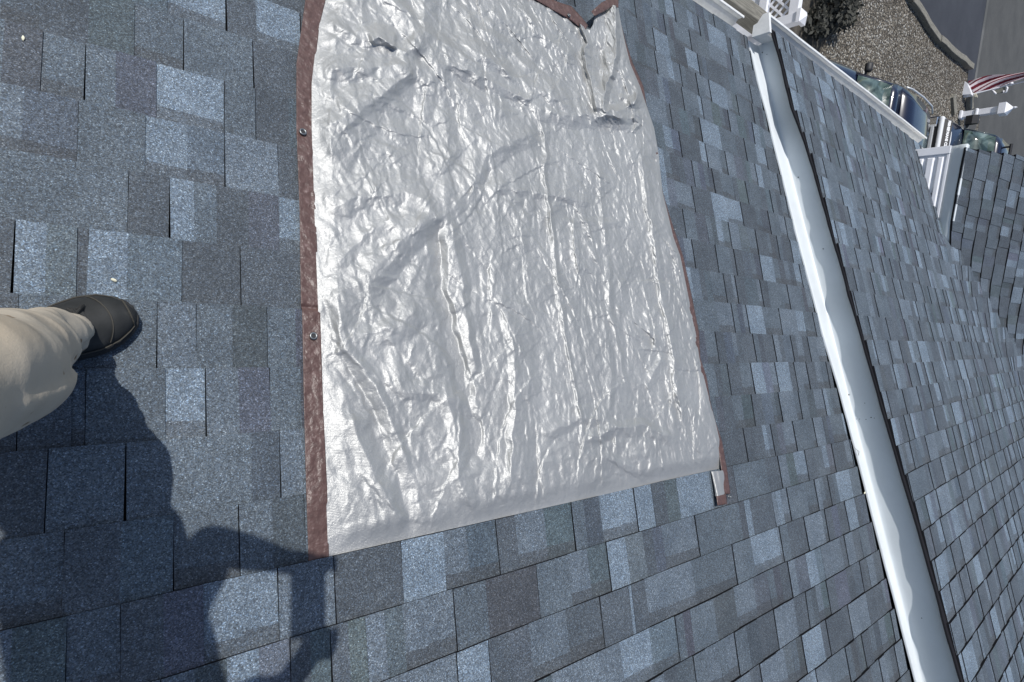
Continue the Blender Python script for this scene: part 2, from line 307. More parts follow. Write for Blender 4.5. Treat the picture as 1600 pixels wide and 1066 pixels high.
# ------------------------------------------------------------------ house
house = empty('house', (3.0, 0.0, Hg), 'house with blue grey shingled roofs, white gutters and a white step strip, under the tarp', 'house')
PAL = {'L': (0.161, 0.205, 0.254), 'l': (0.122, 0.151, 0.184), 'm': (0.096, 0.120, 0.145), 'd': (0.077, 0.093, 0.112), 'b': (0.062, 0.068, 0.076)}
def shingles(name, P, vks, urange, seed, base_off=0.0, label=None, exps=None, wave=1.0, wide=1.0, dark=1.0, bend=None):
    """laminated shingles: every course is a thin wedge over the one below, with thicker overlay tabs,
    thinner recessed tabs carrying the printed dark band, and dark cut edges"""
    rr = random.Random(seed); Vt = []; Fc = []; Cc = []; Ev = []; Ef = []
    def hgt(u, v):
        return wave * (0.0035 * (noise(u / .55 + 7, v / .8, seed) - .5) * 2 + 0.0015 * (noise(u / .16, v / .22 + 3, seed + 1) - .5) * 2)
    def P_(u, v, z):
        z = z - 0.0125 + hgt(u, v)
        if bend is not None: z = z + bend(u, v)
        return P.pt(u, v, z)
    def quad(pts, c):
        b = len(Vt); Vt.extend(pts); Fc.append((b, b + 1, b + 2, b + 3)); Cc.append((*c, 1))
    def equad(pts):
        b = len(Ev); Ev.extend(pts); Ef.append((b, b + 1, b + 2, b + 3))
    for ci, vk in enumerate(vks):
        ex = (vks[ci + 1] - vk) if ci + 1 < len(vks) else EXP
        u0, u1 = urange(vk, vk + ex)
        ph = rr.uniform(0, 50)
        def vb(u): return vk + 0.0030 * (float(noise(u / .45 + ph, 0.5, seed + 5)) - .5) * 2 + 0.0012 * (float(noise(u / .09 + ph, 9.5, seed + 6)) - .5) * 2
        u = u0 - rr.uniform(0, 0.1); segs = []; over = rr.random() < .5; last = None
        while u < u1:
            w = rr.choice([.045, .07, .085, .10, .115, .125, .14, .155, .17, .19]) * wide * rr.uniform(.9, 1.1)
            if not over: w *= .85
            c = rr.choices(['L', 'l', 'm', 'd'], [.15, .24, .38, .23])[0]
            if c == last and rr.random() < .6: c = rr.choice('lmd')
            segs.append([u, min(u + w, u1), over, c]); u += w; last = c
            if rr.random() < .80: over = not over
        fixed = LAY.get(int(round(vk / EXP))) if P is PA else None
        if fixed:
            kk = int(round(vk / EXP)); fx = [(ux(kk, q[0]), q[1] == 'O', q[2]) for q in fixed]
            lo_, hi_ = fx[0][0], fx[-1][0]
            segs = [[q[0], min(q[1], lo_), q[2], q[3]] for q in segs if q[0] < lo_] + [[fx[i][0], fx[i + 1][0], fx[i][1], fx[i][2]] for i in range(len(fx) - 1)] + [[max(q[0], hi_), q[1], q[2], q[3]] for q in segs if q[1] > hi_]
            segs = [[a_, b_, o_ if o_ in (True, False) else o_, c_] for a_, b_, o_, c_ in segs]
        for (a, b, ov, c) in segs:
            a = max(a, u0)
            if b - a < .004: continue
            n = rr.uniform(.90, 1.10) * dark; cc = tuple(x * n for x in PAL[c])
            hb = .0132 if ov else .0092; ht = .0044 if ov else .0012
            gap = rr.choice([.0006, .0010, .0014, .0018]) if ov else 0
            lean = rr.uniform(-.0025, .0025)
            vt = vk + ex + .006
            # blend inside a tab: a second tone over part of its width
            cuts = [a + gap, b]
            if b - a > .11 and rr.random() < .35: cuts = [a + gap, a + (b - a) * rr.uniform(.35, .65), b]
            elif b - a > .075: cuts = [a + gap, (a + b) / 2, b]
            two = len(cuts) == 3 and rr.random() < .45
            c2 = tuple(x * n * rr.uniform(.84, .95) for x in PAL[{'L': 'l', 'l': 'm', 'm': 'd', 'd': 'm'}[c]])
            band = .036 * ex / EXP
            for q in range(len(cuts) - 1):
                x0, x1 = cuts[q], cuts[q + 1]; cx = c2 if (two and q == 1) else cc
                f0, f1 = vb(x0), vb(x1); l0 = lean if q or True else 0
                j0 = rr.uniform(-.004, .004)
                vm = vk + ex - band + j0
                zb = lambda f, v: hb + (ht - hb) * (v - f) / (ex)
                if not ov and c != 'd':
                    quad([P_(x0, f0, hb), P_(x1, f1, hb), P_(x1 + lean * .7, vm + .003, zb(f1, vm)), P_(x0 + lean * .7, vm, zb(f0, vm))], cx)
                    bc = tuple(.62 * a_ + .38 * b_ for a_, b_ in zip(tuple(x * n for x in PAL['b']), cx))
                    quad([P_(x0 + lean * .7, vm, zb(f0, vm)), P_(x1 + lean * .7, vm + .003, zb(f1, vm)), P_(x1 + lean, vt, ht), P_(x0 + lean, vt, ht)], bc)
                else:
                    quad([P_(x0, f0, hb), P_(x1, f1, hb), P_(x1 + lean, vt, ht), P_(x0 + lean, vt, ht)], cx)
                equad([P_(x0, f0, -.006), P_(x1, f1, -.006), P_(x1, f1, hb), P_(x0, f0, hb)])
            # cut edges of the tab
            lo = -.006
            equad([P_(cuts[0], vb(cuts[0]), lo), P_(cuts[0], vb(cuts[0]), hb), P_(cuts[0] + lean, vt, ht), P_(cuts[0] + lean, vt, lo)])
            equad([P_(b, vb(b), lo), P_(b + lean, vt, lo), P_(b + lean, vt, ht), P_(b, vb(b), hb)])
    me = npmesh(name, np.array(Vt + Ev), np.array(Fc + [tuple(len(Vt) + i for i in f) for f in Ef]), Cc + [(0.02, 0.02, 0.024, 1)] * len(Ef))
    me.materials.append(M_SH); me.materials.append(M_EDGE)
    mi = np.zeros(len(me.polygons), np.int32); mi[len(Fc):] = 1; me.polygons.foreach_set('material_index', mi)
    o = link(name, me, None, house)
    if label: o['label'] = label
    return o
def ux(k, x):                    # u of photo column x on the middle of course k
    lo, hi = -400.0, 1500.0
    for _ in range(40):
        m = (lo + hi) / 2
        if PA.uv(x, m)[1] < (k + .5) * EXP: lo = m
        else: hi = m
    return PA.uv(x, lo)[0]
# tabs as laid on the real roof: course -> [(photo x where the tab starts, O thick / U recessed with band, tone)], last entry closes
LAY = {
 -6: [(150, 'O', 'd'), (262, 'U', 'L'), (353, 'O', 'd'), (400, 'U', 'L'), (470, 'O', 'd'), (540, 'U', 'm'), (640, 0, 0)],
 -5: [(-60, 'U', 'l'), (61, 'O', 'd'), (210, 'U', 'm'), (287, 'O', 'm'), (395, 'O', 'd'), (470, 'U', 'l'), (560, 0, 0)],
 -4: [(-60, 'O', 'm'), (65, 'U', 'm'), (132, 'O', 'm'), (244, 'U', 'L'), (351, 'O', 'm'), (400, 'O', 'd'), (500, 0, 0)],
 -3: [(-60, 'U', 'l'), (121, 'O', 'm'), (227, 'U', 'L'), (352, 'O', 'l'), (435, 'O', 'd'), (520, 0, 0)],
 -2: [(-60, 'O', 'm'), (116, 'O', 'm'), (200, 'O', 'd'), (265, 'O', 'L'), (339, 'O', 'd'), (437, 'U', 'L'), (520, 0, 0)],
 -1: [(-60, 'O', 'd'), (20, 'O', 'L'), (119, 'U', 'd'), (137, 'O', 'L'), (285, 'U', 'd'), (376, 'O', 'd'), (500, 0, 0)],
 0: [(-60, 'O', 'd'), (26, 'O', 'm'), (109, 'O', 'm'), (245, 'O', 'l'), (306, 'O', 'm'), (418, 'O', 'm'), (520, 0, 0)],
 1: [(-60, 'O', 'd'), (26, 'O', 'd'), (110, 'U', 'm'), (132, 'O', 'm'), (258, 'U', 'L'), (321, 'O', 'l'), (422, 'O', 'm'), (520, 0, 0)],
 2: [(-60, 'O', 'd'), (72, 'O', 'm'), (195, 'O', 'm'), (347, 'O', 'm'), (438, 'O', 'l'), (520, 0, 0)],
 3: [(-60, 'U', 'm'), (98, 'O', 'd'), (271, 'U', 'm'), (373, 'O', 'm'), (476, 'O', 'm'), (560, 0, 0)],
 4: [(-80, 'O', 'l'), (102, 'U', 'm'), (187, 'O', 'd'), (318, 'U', 'L'), (435, 'O', 'l'), (523, 'O', 'd'), (629, 'O', 'L'), (696, 'U', 'l'), (778, 'O', 'd'), (808, 'U', 'l'), (897, 'O', 'm'), (940, 'U', 'L'), (994, 'O', 'L'), (1021, 'O', 'd'), (1060, 'O', 'L'), (1112, 'O', 'm'), (1150, 'O', 'm'), (1200, 0, 0)],
 5: [(-80, 'O', 'm'), (150, 'U', 'l'), (250, 'O', 'm'), (355, 'U', 'L'), (455, 'O', 'd'), (518, 'O', 'd'), (573, 'O', 'l'), (632, 'U', 'l'), (712, 'O', 'm'), (841, 'O', 'm'), (892, 'U', 'l'), (952, 'O', 'L'), (1008, 'O', 'd'), (1038, 'U', 'l'), (1090, 'O', 'm'), (1150, 'O', 'm'), (1167, 'O', 'L'), (1176, 'O', 'd'), (1210, 0, 0)],
 6: [(500, 'O', 'm'), (600, 'U', 'l'), (717, 'O', 'L'), (766, 'O', 'd'), (831, 'U', 'l'), (942, 'O', 'd'), (986, 'O', 'L'), (991, 'O', 'd'), (1012, 'U', 'l'), (1086, 'U', 'm'), (1150, 'O', 'm'), (1178, 'U', 'L'), (1220, 0, 0)],
 7: [(760, 'O', 'm'), (867, 'U', 'l'), (975, 'U', 'L'), (1060, 'O', 'm'), (1083, 'O', 'm'), (1152, 'U', 'l'), (1205, 0, 0)]}
def kline(P, k): return k * EXP
XW = 3.332                       # the upright face of the step
def gap(v):
    p = PA.pt(XW, v, 0); return float((PB.h - p @ PB.N) / (-(P1N @ PB.N))) * 1.0
SHB = [PA.uv(*p) for p in [(1178, 69), (1190, 116), (1199, 154), (1208, 199), (1236, 273), (1250, 316), (1267, 378), (1287, 453), (1302, 516), (1316, 567), (1326, 589), (1340, 627), (1346, 652), (1360, 682), (1371, 713), (1387, 767), (1403, 809), (1416, 857), (1431, 925), (1444, 992), (1461, 1056)]]
def edge_x(v):                   # where the black drip edge must end for its shadow to fall as it does
    v_ = v + .04
    uu = float(np.interp(v_, [q[1] for q in SHB], [q[0] for q in SHB])); g = gap(v)
    if uu < XW: hc, xs = 0.0, uu
    else: hc = P1h * (1 - XW / uu); xs = XW
    return xs - .306 * (g - .014 - hc) + float(np.interp(v, [-1.9, -.8, .2, .6, 1.2, 2], [.014, .008, .000, -.006, -.012, -.012])) + .0075 * (float(noise(v / .19, .5, 91)) - .5) * 2 + .005 * (float(noise(v / .07, .5, 92)) - .5) * 2
DV = float((PA.pt(3.3, 0, .25)) @ PB.V) - PB.o
rag = lambda s: (lambda v: float(noise(v / .31 + s, 1.5, s)) - .5)
r1_, r2_ = rag(31), rag(57)
# sag in the lower roof sheet near the valley keeps the lines from being ruler straight
def urA(v0, v1):
    e = 3.222 + .012 * r1_(v0) * 2 + .018 * max(0, min(1, (v0 + 1) / 2.5))
    return -2.6, e
vA = [-1.963 - .0 + 0.0] + [k * EXP for k in range(-13, 34)]
roofA = shingles('lower_roof', PA, vA, urA, 11, label='lower shingled roof slope that carries the tarp and the standing person')
def valley_u(v): return 6.128 + 1.18 * (v + .60)
def edgeB(v): return max(3.282 + .014 * r2_(v) * 2 + .006 * math.sin(v * 9.0), max(edge_x(v - DV + q) - float(PB.pt(3.3, v, -.012)[0]) + 3.3 for q in (0, .05, .10, .143)) + (.012 if v < .9 else .022))
def urB(v0, v1):
    e = valley_u(v0) + .14 if v0 > -.62 else 6.40
    return edgeB(v0), min(e, 13.5)
def bendB(u, v):
    d = (valley_u(v) - u) / 1.54; x = max(0.0, 1 - max(0.0, d) / .30); return .045 * x * x * (1 if v > -.62 else 0)
def bendC(u, v):
    d = ((u - .745) + v * .828 / 1.267) / 1.2; x = max(0.0, 1 - max(0.0, d) / .22); return .030 * x * x
vB = [-1.70] + [k * EXP for k in range(-11, 34)]
roofB = shingles('upper_roof', PB, vB, urB, 23, dark=1.13, bend=bendB, label='higher shingled roof slope right of the white step strip')
def urC(v0, v1):
    lo = -(v0 + .0) * .828 / 1.267 - (.16 if v0 > .1 else .02)
    return max(lo, -6) + .745, .745 + .885 + .1 * v0 + 0.004 * math.sin(v0 * 31)
vC = [-.036 + .19 * k for k in range(0, 17)]
roofC = shingles('wing_roof', PC, vC, urC, 37, bend=bendC, label='darker shingled wing roof at the right edge with steep looking courses', wide=1.15, dark=.92)
# roof decks under the shingles: dark felt, real thickness
def deck(name, P, poly, t0=-.024, t1=-.06):
    mb = MB(); n = len(poly)
    top = [P.pt(u, v, t0) for u, v in poly]; bot = [P.pt(u, v, t1) for u, v in poly]
    mb.add(top + bot, [tuple(range(n)), tuple(range(2 * n - 1, n - 1, -1))] + [(i, i + n, (i + 1) % n + n, (i + 1) % n) for i in range(n)])
    return mb.build(name, M_EDGE, house)
deck('roof_deck', PA, [(-2.6, -1.955), (3.34, -1.955), (3.34, 4.8), (-2.6, 4.8)])
deck('roof_deck', PB, [(3.42, -1.69), (6.40, -1.69), (6.12, -.61), (13.2, 5.40), (13.2, 5.4), (3.37, 4.8)], t1=-.055)
deck('roof_deck', PC, [(0.745 + 0.88, -.03), (.745 + 1.18, 3.1), (.745 - 2.0, 3.1), (.745 + 0.02, -.03)], t0=-.024, t1=-.055)
# ridge back slopes so that the roofs close
mb = MB()
ra = PA.pt(-2.6, 4.8, -.01); rb = PB.pt(13.2, 4.8, -.01); ra2 = PA.pt(3.24, 4.8, -.01); rb2 = PB.pt(3.3, 4.8, -.01)
mb.add([ra, ra2, ra2 + np.array([0, -5, -2.0]), ra + np.array([0, -5, -2.0])], [(0, 1, 2, 3)])
mb.add([rb2, rb, rb + np.array([0, -5, -2.0]), rb2 + np.array([0, -5, -2.0])], [(0, 1, 2, 3)])
mb.build('back_slope', M_EDGE, house)
# white aluminium strip on the face of the step between the two roofs
def x2u(x, vt): return x - float(PB.pt(3.3, vt, -.012)[0]) + 3.3
def fasc(v0, v1, lift=0.0, name='step_strip', n=240):
    mb = MB(); rows = []
    for i in range(n + 1):
        v = v0 + (v1 - v0) * i / n; g = gap(v)
        xb = float(np.interp(v, [-1.93, -1.4, -.76, 0, .28, .74, 1.3, 1.77, 4.8], [3.220, 3.225, 3.217, 3.225, 3.256, 3.268, 3.272, 3.280, 3.285])) + .006 * (float(noise(v / .2, .5, 77)) - .5) * 2
        ww = .0016 * (float(noise(v / .15, 2.5, 71)) - .5) * 2
        row = [(xb, -.006), (xb, .003), (xb + .003, .005), ((xb + XW) / 2, .006 + ww), (XW - .012, .008), (XW - .004, .012), (XW - .001, .020)]
        row += [(XW + ww * 1.2 * math.sin(math.pi * s), .020 + (g - .034) * s) for s in np.linspace(.1, 1, 9)]
        rows.append([PA.pt(x - lift, v, z + lift) for x, z in row])
    mb.loft(rows, closed=False, cap=False)
    o = mb.build(name, M_ALU, house, smooth=True)
    return o
vs = PA.uv(1330, 652)[1]
# black drip edge under the upper shingles
mb = MB(); rows = []
for i in range(700):
    v = -1.95 + 6.7 * i / 699; vt = float(PA.pt(3.3, v, .25) @ PB.V) - PB.o; e = x2u(edge_x(v), vt)
    rows.append([PB.pt(x, vt, z) for x, z in ((3.40, -.012), (e, -.0125), (e - .001, -.021), (3.40, -.022))])
mb.loft(rows, closed=False, cap=False); mb.build('drip_edge', M_EDGE, house)
st1 = fasc(-1.935, vs + .02, 0.0, n=130); st2 = fasc(vs, 4.8, .0018, n=170)
st1['label'] = 'outer length of the white step strip ending at the gutter corner'; st2['label'] = 'inner length of the white step strip lapped over at the seam'
# nail heads and marks on the strip
def on_x(px, py, X):
    r = ray(px, py); return r * (X / r[0])
for (x, y, s) in [(1326, 617, .0042), (1351, 630, .002), (1338, 655, .002), (1353, 655.5, .0022), (1361, 652.5, .003), (1366, 653.5, .002), (1343, 655, .0018), (1247, 277, .003), (1286, 389, .0028), (1187, 86, .006), (1191, 82, .003), (1198, 85, .002), (1440, 966, .0022)]:
    p = on_x(x, y, XW - .004); N = 8
    a_ = PA.uv(x, y)
    if a_[0] < XW: p = PA.pt(a_[0], a_[1], .009)
    mb = MB(); mb.add([p + np.array([0, math.cos(2 * math.pi * k / N) * s, math.sin(2 * math.pi * k / N) * s]) for k in range(N)] + [p + np.array([.004, 0, 0]) + np.array([0, math.cos(2 * math.pi * k / N) * s, math.sin(2 * math.pi * k / N) * s]) for k in range(N)],
           [tuple(range(N))] + [(k, (k + 1) % N, N + (k + 1) % N, N + k) for k in range(N)])
    mb.build('nail_head', M_DARK, st1)

# gutters
def gutter(name, a, b, w=0.115, d=0.115, wb=None, label=None):
    """K style trough from a to b (back top edge points); outward is +Y"""
    wb = wb or w; mb = MB(); mi = MB(); N = 60; secs = []; ins = []
    for i in range(N + 1):
        s = i / N; p = np.array(a) * (1 - s) + np.array(b) * s; ww = w * (1 - s) + wb * s
        wob = .0025 * (float(noise(s * 14, .3, 9)) - .5) * 2
        q = lambda y, z: (p[0], p[1] + y * ww + wob, p[2] + z * d)
        secs.append([q(0, .02), q(0, -1), q(.62, -1), q(.66, -.72), q(.80, -.5), q(.97, -.35), q(1.0, -.02), q(.99, .05), q(.88, .055), q(.86, .0), q(.955, -.02), q(.92, -.33)])
    mb.loft(secs, closed=False, cap=False)
    o = mb.build(name, M_GUT, house)
    sm = o.modifiers.new('thick', 'SOLIDIFY'); sm.thickness = .0012
    if label: o['label'] = label
    # leaves and grit lying in the trough
    pr = np.array(a) ; rr = random.Random(7); dm = MB()
    for k in range(90):
        s = rr.random(); p = np.array(a) * (1 - s) + np.array(b) * s; r_ = rr.uniform(.003, .008)
        c = p + np.array([rr.uniform(-.01, .01), w * rr.uniform(.2, .6), -d * .985])
        dm.add([c + np.array([math.cos(t) * r_, math.sin(t) * r_ * .6, 0.001 + rr.uniform(0, .003)]) for t in np.linspace(0, 5.2, 5)], [(0, 1, 2, 3, 4)])
    tag(dm.build('gutter_debris', mat('leaf_litter', (.06, .045, .03), .9), o), kind='stuff')
    return o
gA = gutter('gutter', (-2.6, 1.722, -2.078), (3.19, 1.724, -2.086), w=.112, d=.10, label='lower gutter ending at the white corner box')
gB = gutter('gutter', (3.205, 1.69, -1.93), (6.62, 1.80, -2.06), w=.118, wb=.118, d=.085, label='upper gutter along the higher roof edge above the navy car')
# end cap of the upper gutter
mb = MB(); y0, z0 = 1.69, -1.93
prof = [(0, .03), (0, -.085), (.070, -.085), (.078, -.06), (.10, -.045), (.120, -.03), (.122, .006), (.106, .008)]
xc = 3.202
mb.add([(xc - .003, y0 + y, z0 + z) for y, z in prof] + [(xc + .02, y0 + y, z0 + z) for y, z in prof],
       [tuple(range(8))] + [(k, (k + 1) % 8, 8 + (k + 1) % 8, 8 + k) for k in range(8)])
mb.build('end_cap', M_GUT, gB)
# fascia boards below the eaves and the walls
M_SID = painted('vinyl_siding', (0.74, 0.74, 0.74), .5, .08, 4.0)
def wallbox(name, lo, hi, m=M_SID, lap=0.0):
    mb = MB()
    mb.box(lo, hi); return mb.build(name, m, house)
mb = MB(); mb.box((-2.6, 1.66, -2.27), (3.22, 1.70, -2.10)); mb.box((3.30, 1.64, -2.28), (6.55, 1.675, -2.085))
mb.build('fascia_board', M_GUT, house)
def siding(name, x0, x1, y, z0, z1):
    mb = MB(); n = int((z1 - z0) / .11); secs = []
    for i in range(n):
        a = z0 + i * .11; mb.add([(x0, y + .012, a), (x1, y + .012, a), (x1, y, a + .11), (x0, y, a + .11), (x0, y, a), (x1, y, a)], [(0, 1, 2, 3), (0, 4, 5, 1)])
    return mb.build(name, M_SID, house)
siding('wall', -2.6, 8.2, 1.40, Hg, -2.3)
mb = MB(); mb.box((-2.6, 1.3, Hg), (8.2, 1.395, -2.3)); mb.box((-2.6, -6, Hg), (-2.5, 1.395, -2.3)); mb.box((-2.6, 1.40, -2.30), (6.5, 1.66, -2.27)); mb.build('wall', M_SID, house)

# wing gutter, raised panel wall and corner board under the wing roof
def fr_wing(p): return np.array(p)
mb = MB(); N = 30; secs = []
for i in range(N + 1):
    s = i / N; y = 1.655 - s * .98
    z = -1.572; x = 6.062
    secs.append([(x + .06, y, z + .004), (x, y, z + .004), (x - .004, y, z - .01), (x - .003, y, z - .035), (x + .006, y, z - .06), (x + .018, y, z - .085), (x + .018, y, z - .125), (x + .07, y, z - .125)])
mb.loft(secs, closed=False, cap=False); wg = mb.build('wing_gutter', M_ALU, house, smooth=True)
wg['label'] = 'white trim under the edge of the wing roof, tapering into the valley'
sm = wg.modifiers.new('thick', 'SOLIDIFY'); sm.thickness = .0015
mb = MB(); X0 = 6.088
mb.box((X0, -.4, -2.3), (X0 + .05, 1.655, -1.60))
mb.box((X0 - .018, 1.59, -2.1), (X0 - .001, 1.66, -1.69)); mb.box((X0 - .012, -.4, -1.712), (X0 - .001, 1.588, -1.69))
pw = mb.build('wing_wall', M_VINYL, house, bevel=.003)
pw['label'] = 'white wing wall of raised panels between the two roofs'
for zt, zb in ((-1.728, -1.778), (-1.800, -1.862), (-1.884, -1.95)):
    a0, a1 = .2, 1.572; mb = MB(); q_ = .012
    mb.add([(X0 - .002, a0, zb), (X0 - .002, a1, zb), (X0 - .002, a1, zt), (X0 - .002, a0, zt), (X0 - .016, a0 + q_, zb + q_), (X0 - .016, a1 - q_, zb + q_), (X0 - .016, a1 - q_, zt - q_), (X0 - .016, a0 + q_, zt - q_)],
           [(0, 1, 5, 4), (1, 2, 6, 5), (2, 3, 7, 6), (3, 0, 4, 7), (4, 5, 6, 7)])
    mb.build('raised_panel', M_VINYL, pw)
mb = MB(); mb.box((X0 + .05, 1.56, -3.5), (12.5, 1.64, -2.1)); mb.add([(X0 + .03, 1.60, -1.62), (X0 + .03, 1.60, -2.3), (9.5, 1.70, -2.3), (9.5, 1.66, -.75)], [(0, 1, 2, 3)])
mb.build('wing_gable', M_SID, house)
mb = MB(); mb.box((8.2, -6, Hg), (12.5, 1.5, -2.3)); mb.build('wing_wall', M_SID, house)

# ------------------------------------------------------------------ tarp
tarp = empty('tarp', tuple(PA.pt(1.2, .5, 0)), 'crumpled silver tarp with brown edges spread on the shingles, tucked under a course', 'tarp')
Lb = [(455, -160), (468, -60), (478, 0), (462, 100), (463, 200), (468, 330), (470, 480), (474, 600), (478, 760), (482, 880)]
Li = [(520, -80), (508, 0), (497, 40), (487, 130), (487, 200), (492, 350), (497, 480), (503, 640), (509, 760), (513, 872)]
Rb = [(966, 12), (971, 40), (977, 68), (985, 100), (1000, 135), (1010, 165), (1022, 200), (1029, 240), (1035, 300), (1045, 340), (1052, 370), (1063, 400), (1075, 460), (1087, 520), (1093, 560), (1100, 590), (1110, 630), (1118, 660), (1125, 690), (1131, 735), (1134, 772)]
Tb = [(508, -8), (560, -60), (640, -70), (740, -50), (840, -4), (870, 13), (890, 24), (905, 36), (915, 44), (922, 47), (927, 38), (930, 22), (945, 15), (958, 8), (966, 10)]
toA = lambda L: np.array([PA.uv(*p) for p in L])
LI = toA(Li); RB = toA(Rb); TB = toA(Tb); LB = toA(Lb)
def uL(v): return np.interp(v, LI[:, 1], LI[:, 0])
def uR(v): return np.interp(v, RB[:, 1], RB[:, 0])
def vT(u): return np.interp(u, TB[:, 0], TB[:, 1])
BOT = 4 * EXP - .0005
nu, nv = 560, 640
S, T = np.meshgrid(np.linspace(0, 1, nu), np.linspace(0, 1, nv))
v = np.empty_like(S); u = np.empty_like(S)
top = vT(LI[0, 0] + S[0] * (RB[0, 0] - LI[0, 0]))
for it in range(6):
    utop = uL(top) * (1 - S[0]) + uR(top) * S[0]; top = vT(utop)
# the rows crowd gently towards the top edge only
v = BOT + (top[None, :] - BOT) * T
u = uL(v) * (1 - S) + uR(v) * S
uc = u + .012 * (noise(u / .13, v / .11, 3) - .5) * 2 + .02 * (noise(u / .3, v / .35, 4) - .5) * 2
vc = v + .012 * (noise(u / .12 + 9, v / .12, 5) - .5) * 2 + .02 * (noise(u / .33, v / .3, 6) - .5) * 2
H = np.zeros_like(u)
# soft rolling of the sheet
H += .012 * noise(uc / .20, vc / .30, 21) + .006 * noise(uc / .09, vc / .13, 22)
def tri(x): return 1 - 2 * np.abs((x % 1.0) - .5)
# crumple: sharp small facets along many directions, patchy
R = np.random.RandomState(4)
for i in range(13):
    th = R.uniform(0, math.pi); lam = R.uniform(.028, .085); d = uc * math.cos(th) + vc * math.sin(th)
    warp = .05 * (noise(u / .12 + i * 3.1, v / .12, 40 + i) - .5) * 2
    msk = np.clip((noise(u / .14 + i * 7, v / .16, 60 + i) - .42) * 3.4, 0, 1)
    H += msk * lam * .022 * tri((d + warp) / lam)
# short straight creases, one side steep and one side wide, so that the sheet breaks into small facets
du_ = (2.0 - .42) / nu; dv_ = 1.9 / nv
def creases(count, l0, l1, wa, wb, A0, seed, bias=.5):
    R = np.random.RandomState(seed)
    for c in range(count):
        ci = R.randint(0, nv); cj = R.randint(0, nu); L = R.uniform(l0, l1)
        th = R.normal(math.pi / 2, .45) if R.rand() < bias else R.uniform(0, math.pi)
        w1 = R.uniform(*wa); w2 = R.uniform(*wb); A = A0 * R.uniform(.4, 1.3) * (1 if R.rand() < .6 else -1)
        if R.rand() < .5: w1, w2 = w2, w1
        hi = int((L / 2 + wb[1]) / dv_) + 2; hj = int((L / 2 + wb[1]) / du_) + 2
        a0, a1 = max(0, ci - hi), min(nv, ci + hi); b0, b1 = max(0, cj - hj), min(nu, cj + hj)
        U_ = u[a0:a1, b0:b1] * .5 + uc[a0:a1, b0:b1] * .5 - u[ci, cj]; V_ = v[a0:a1, b0:b1] * .5 + vc[a0:a1, b0:b1] * .5 - v[ci, cj]
        k = R.uniform(-1.5, 1.5)
        x = U_ * math.cos(th) + V_ * math.sin(th); y = -U_ * math.sin(th) + V_ * math.cos(th) + k * x * x
        y = y + .002 * np.sin(x * 160 + c)
        pr = np.clip(1 - np.abs(y) / np.where(y > 0, w1, w2), 0, 1); tp = np.clip(1 - (2 * np.abs(x) / L) ** 2, 0, 1)
        H[a0:a1, b0:b1] += A * (w1 + w2) * pr * tp
creases(900, .06, .22, (.004, .010), (.018, .045), .048, 7, .4)
creases(5200, .02, .09, (.002, .004), (.005, .016), .062, 8, .3)
creases(170, .2, .6, (.003, .006), (.025, .07), .055, 9, .45)
# the folds of the photograph: (pixels, height m, width left m, width right m, sharpness)
def fold(pix, A, wl, wr, pw=1.0, t0=.15, t1=.15, flat=False):
    L = toA(pix); seg = np.linalg.norm(L[1:] - L[:-1], axis=1); cum = np.concatenate([[0], np.cumsum(seg)])
    best = np.full(u.shape, 1e9); sg = np.zeros(u.shape); pr = np.zeros(u.shape)
    A = A * .95; wl, wr = wl * 1.3, wr * 1.3
    wx = uc + .006 * (noise(u / .035, v / .035, 51) - .5) * 2; wy = vc + .006 * (noise(u / .035, v / .035, 52) - .5) * 2
    for i in range(len(L) - 1):
        a, b = L[i], L[i + 1]; d = (b - a) / max(seg[i], 1e-6)
        px, py = wx - a[0], wy - a[1]; t = px * d[0] + py * d[1]; tc = np.clip(t, 0, seg[i])
        dx, dy = px - tc * d[0], py - tc * d[1]; dd = np.hypot(dx, dy); s = d[0] * py - d[1] * px
        m = dd < best; best = np.where(m, dd, best); sg = np.where(m, s, sg); pr = np.where(m, cum[i] + tc, pr)
    w = np.where(sg > 0, wr, wl); f = pr / cum[-1]
    tp = np.clip(f / max(t0, 1e-3), 0, 1) * np.clip((1 - f) / max(t1, 1e-3), 0, 1); tp = tp * tp * (3 - 2 * tp)
    x = np.clip(1 - best / w, 0, 1)
    prof = (x ** pw) if pw < 1.5 else x * x * (3 - 2 * x)
    return A * prof * tp
F_ = lambda *a, **k: globals().__setitem__('H', H + fold(*a, **k))
# peak where the folds meet, near the top left
F_([(505, 20), (560, 52), (620, 66), (661, 90)], .013, .05, .03, 1.0)
F_([(508, -5), (565, 56), (600, 60)], -.007, .02, .03, 1.0)
F_([(578, 58), (590, 52), (622, 66)], .018, .03, .012, 1.0)
F_([(661, 90), (600, 100), (500, 112)], .011, .035, .05, 1.0)
F_([(661, 90), (620, 130), (560, 175), (498, 215)], .009, .03, .05, 1.0)
F_([(661, 90), (668, 140), (668, 200)], .007, .03, .03, 1.0)
F_([(661, 90), (640, 40), (600, -20)], .013, .04, .03, 1.0)
F_([(661, 90), (655, 30), (670, -40)], .011, .03, .04, 1.0)
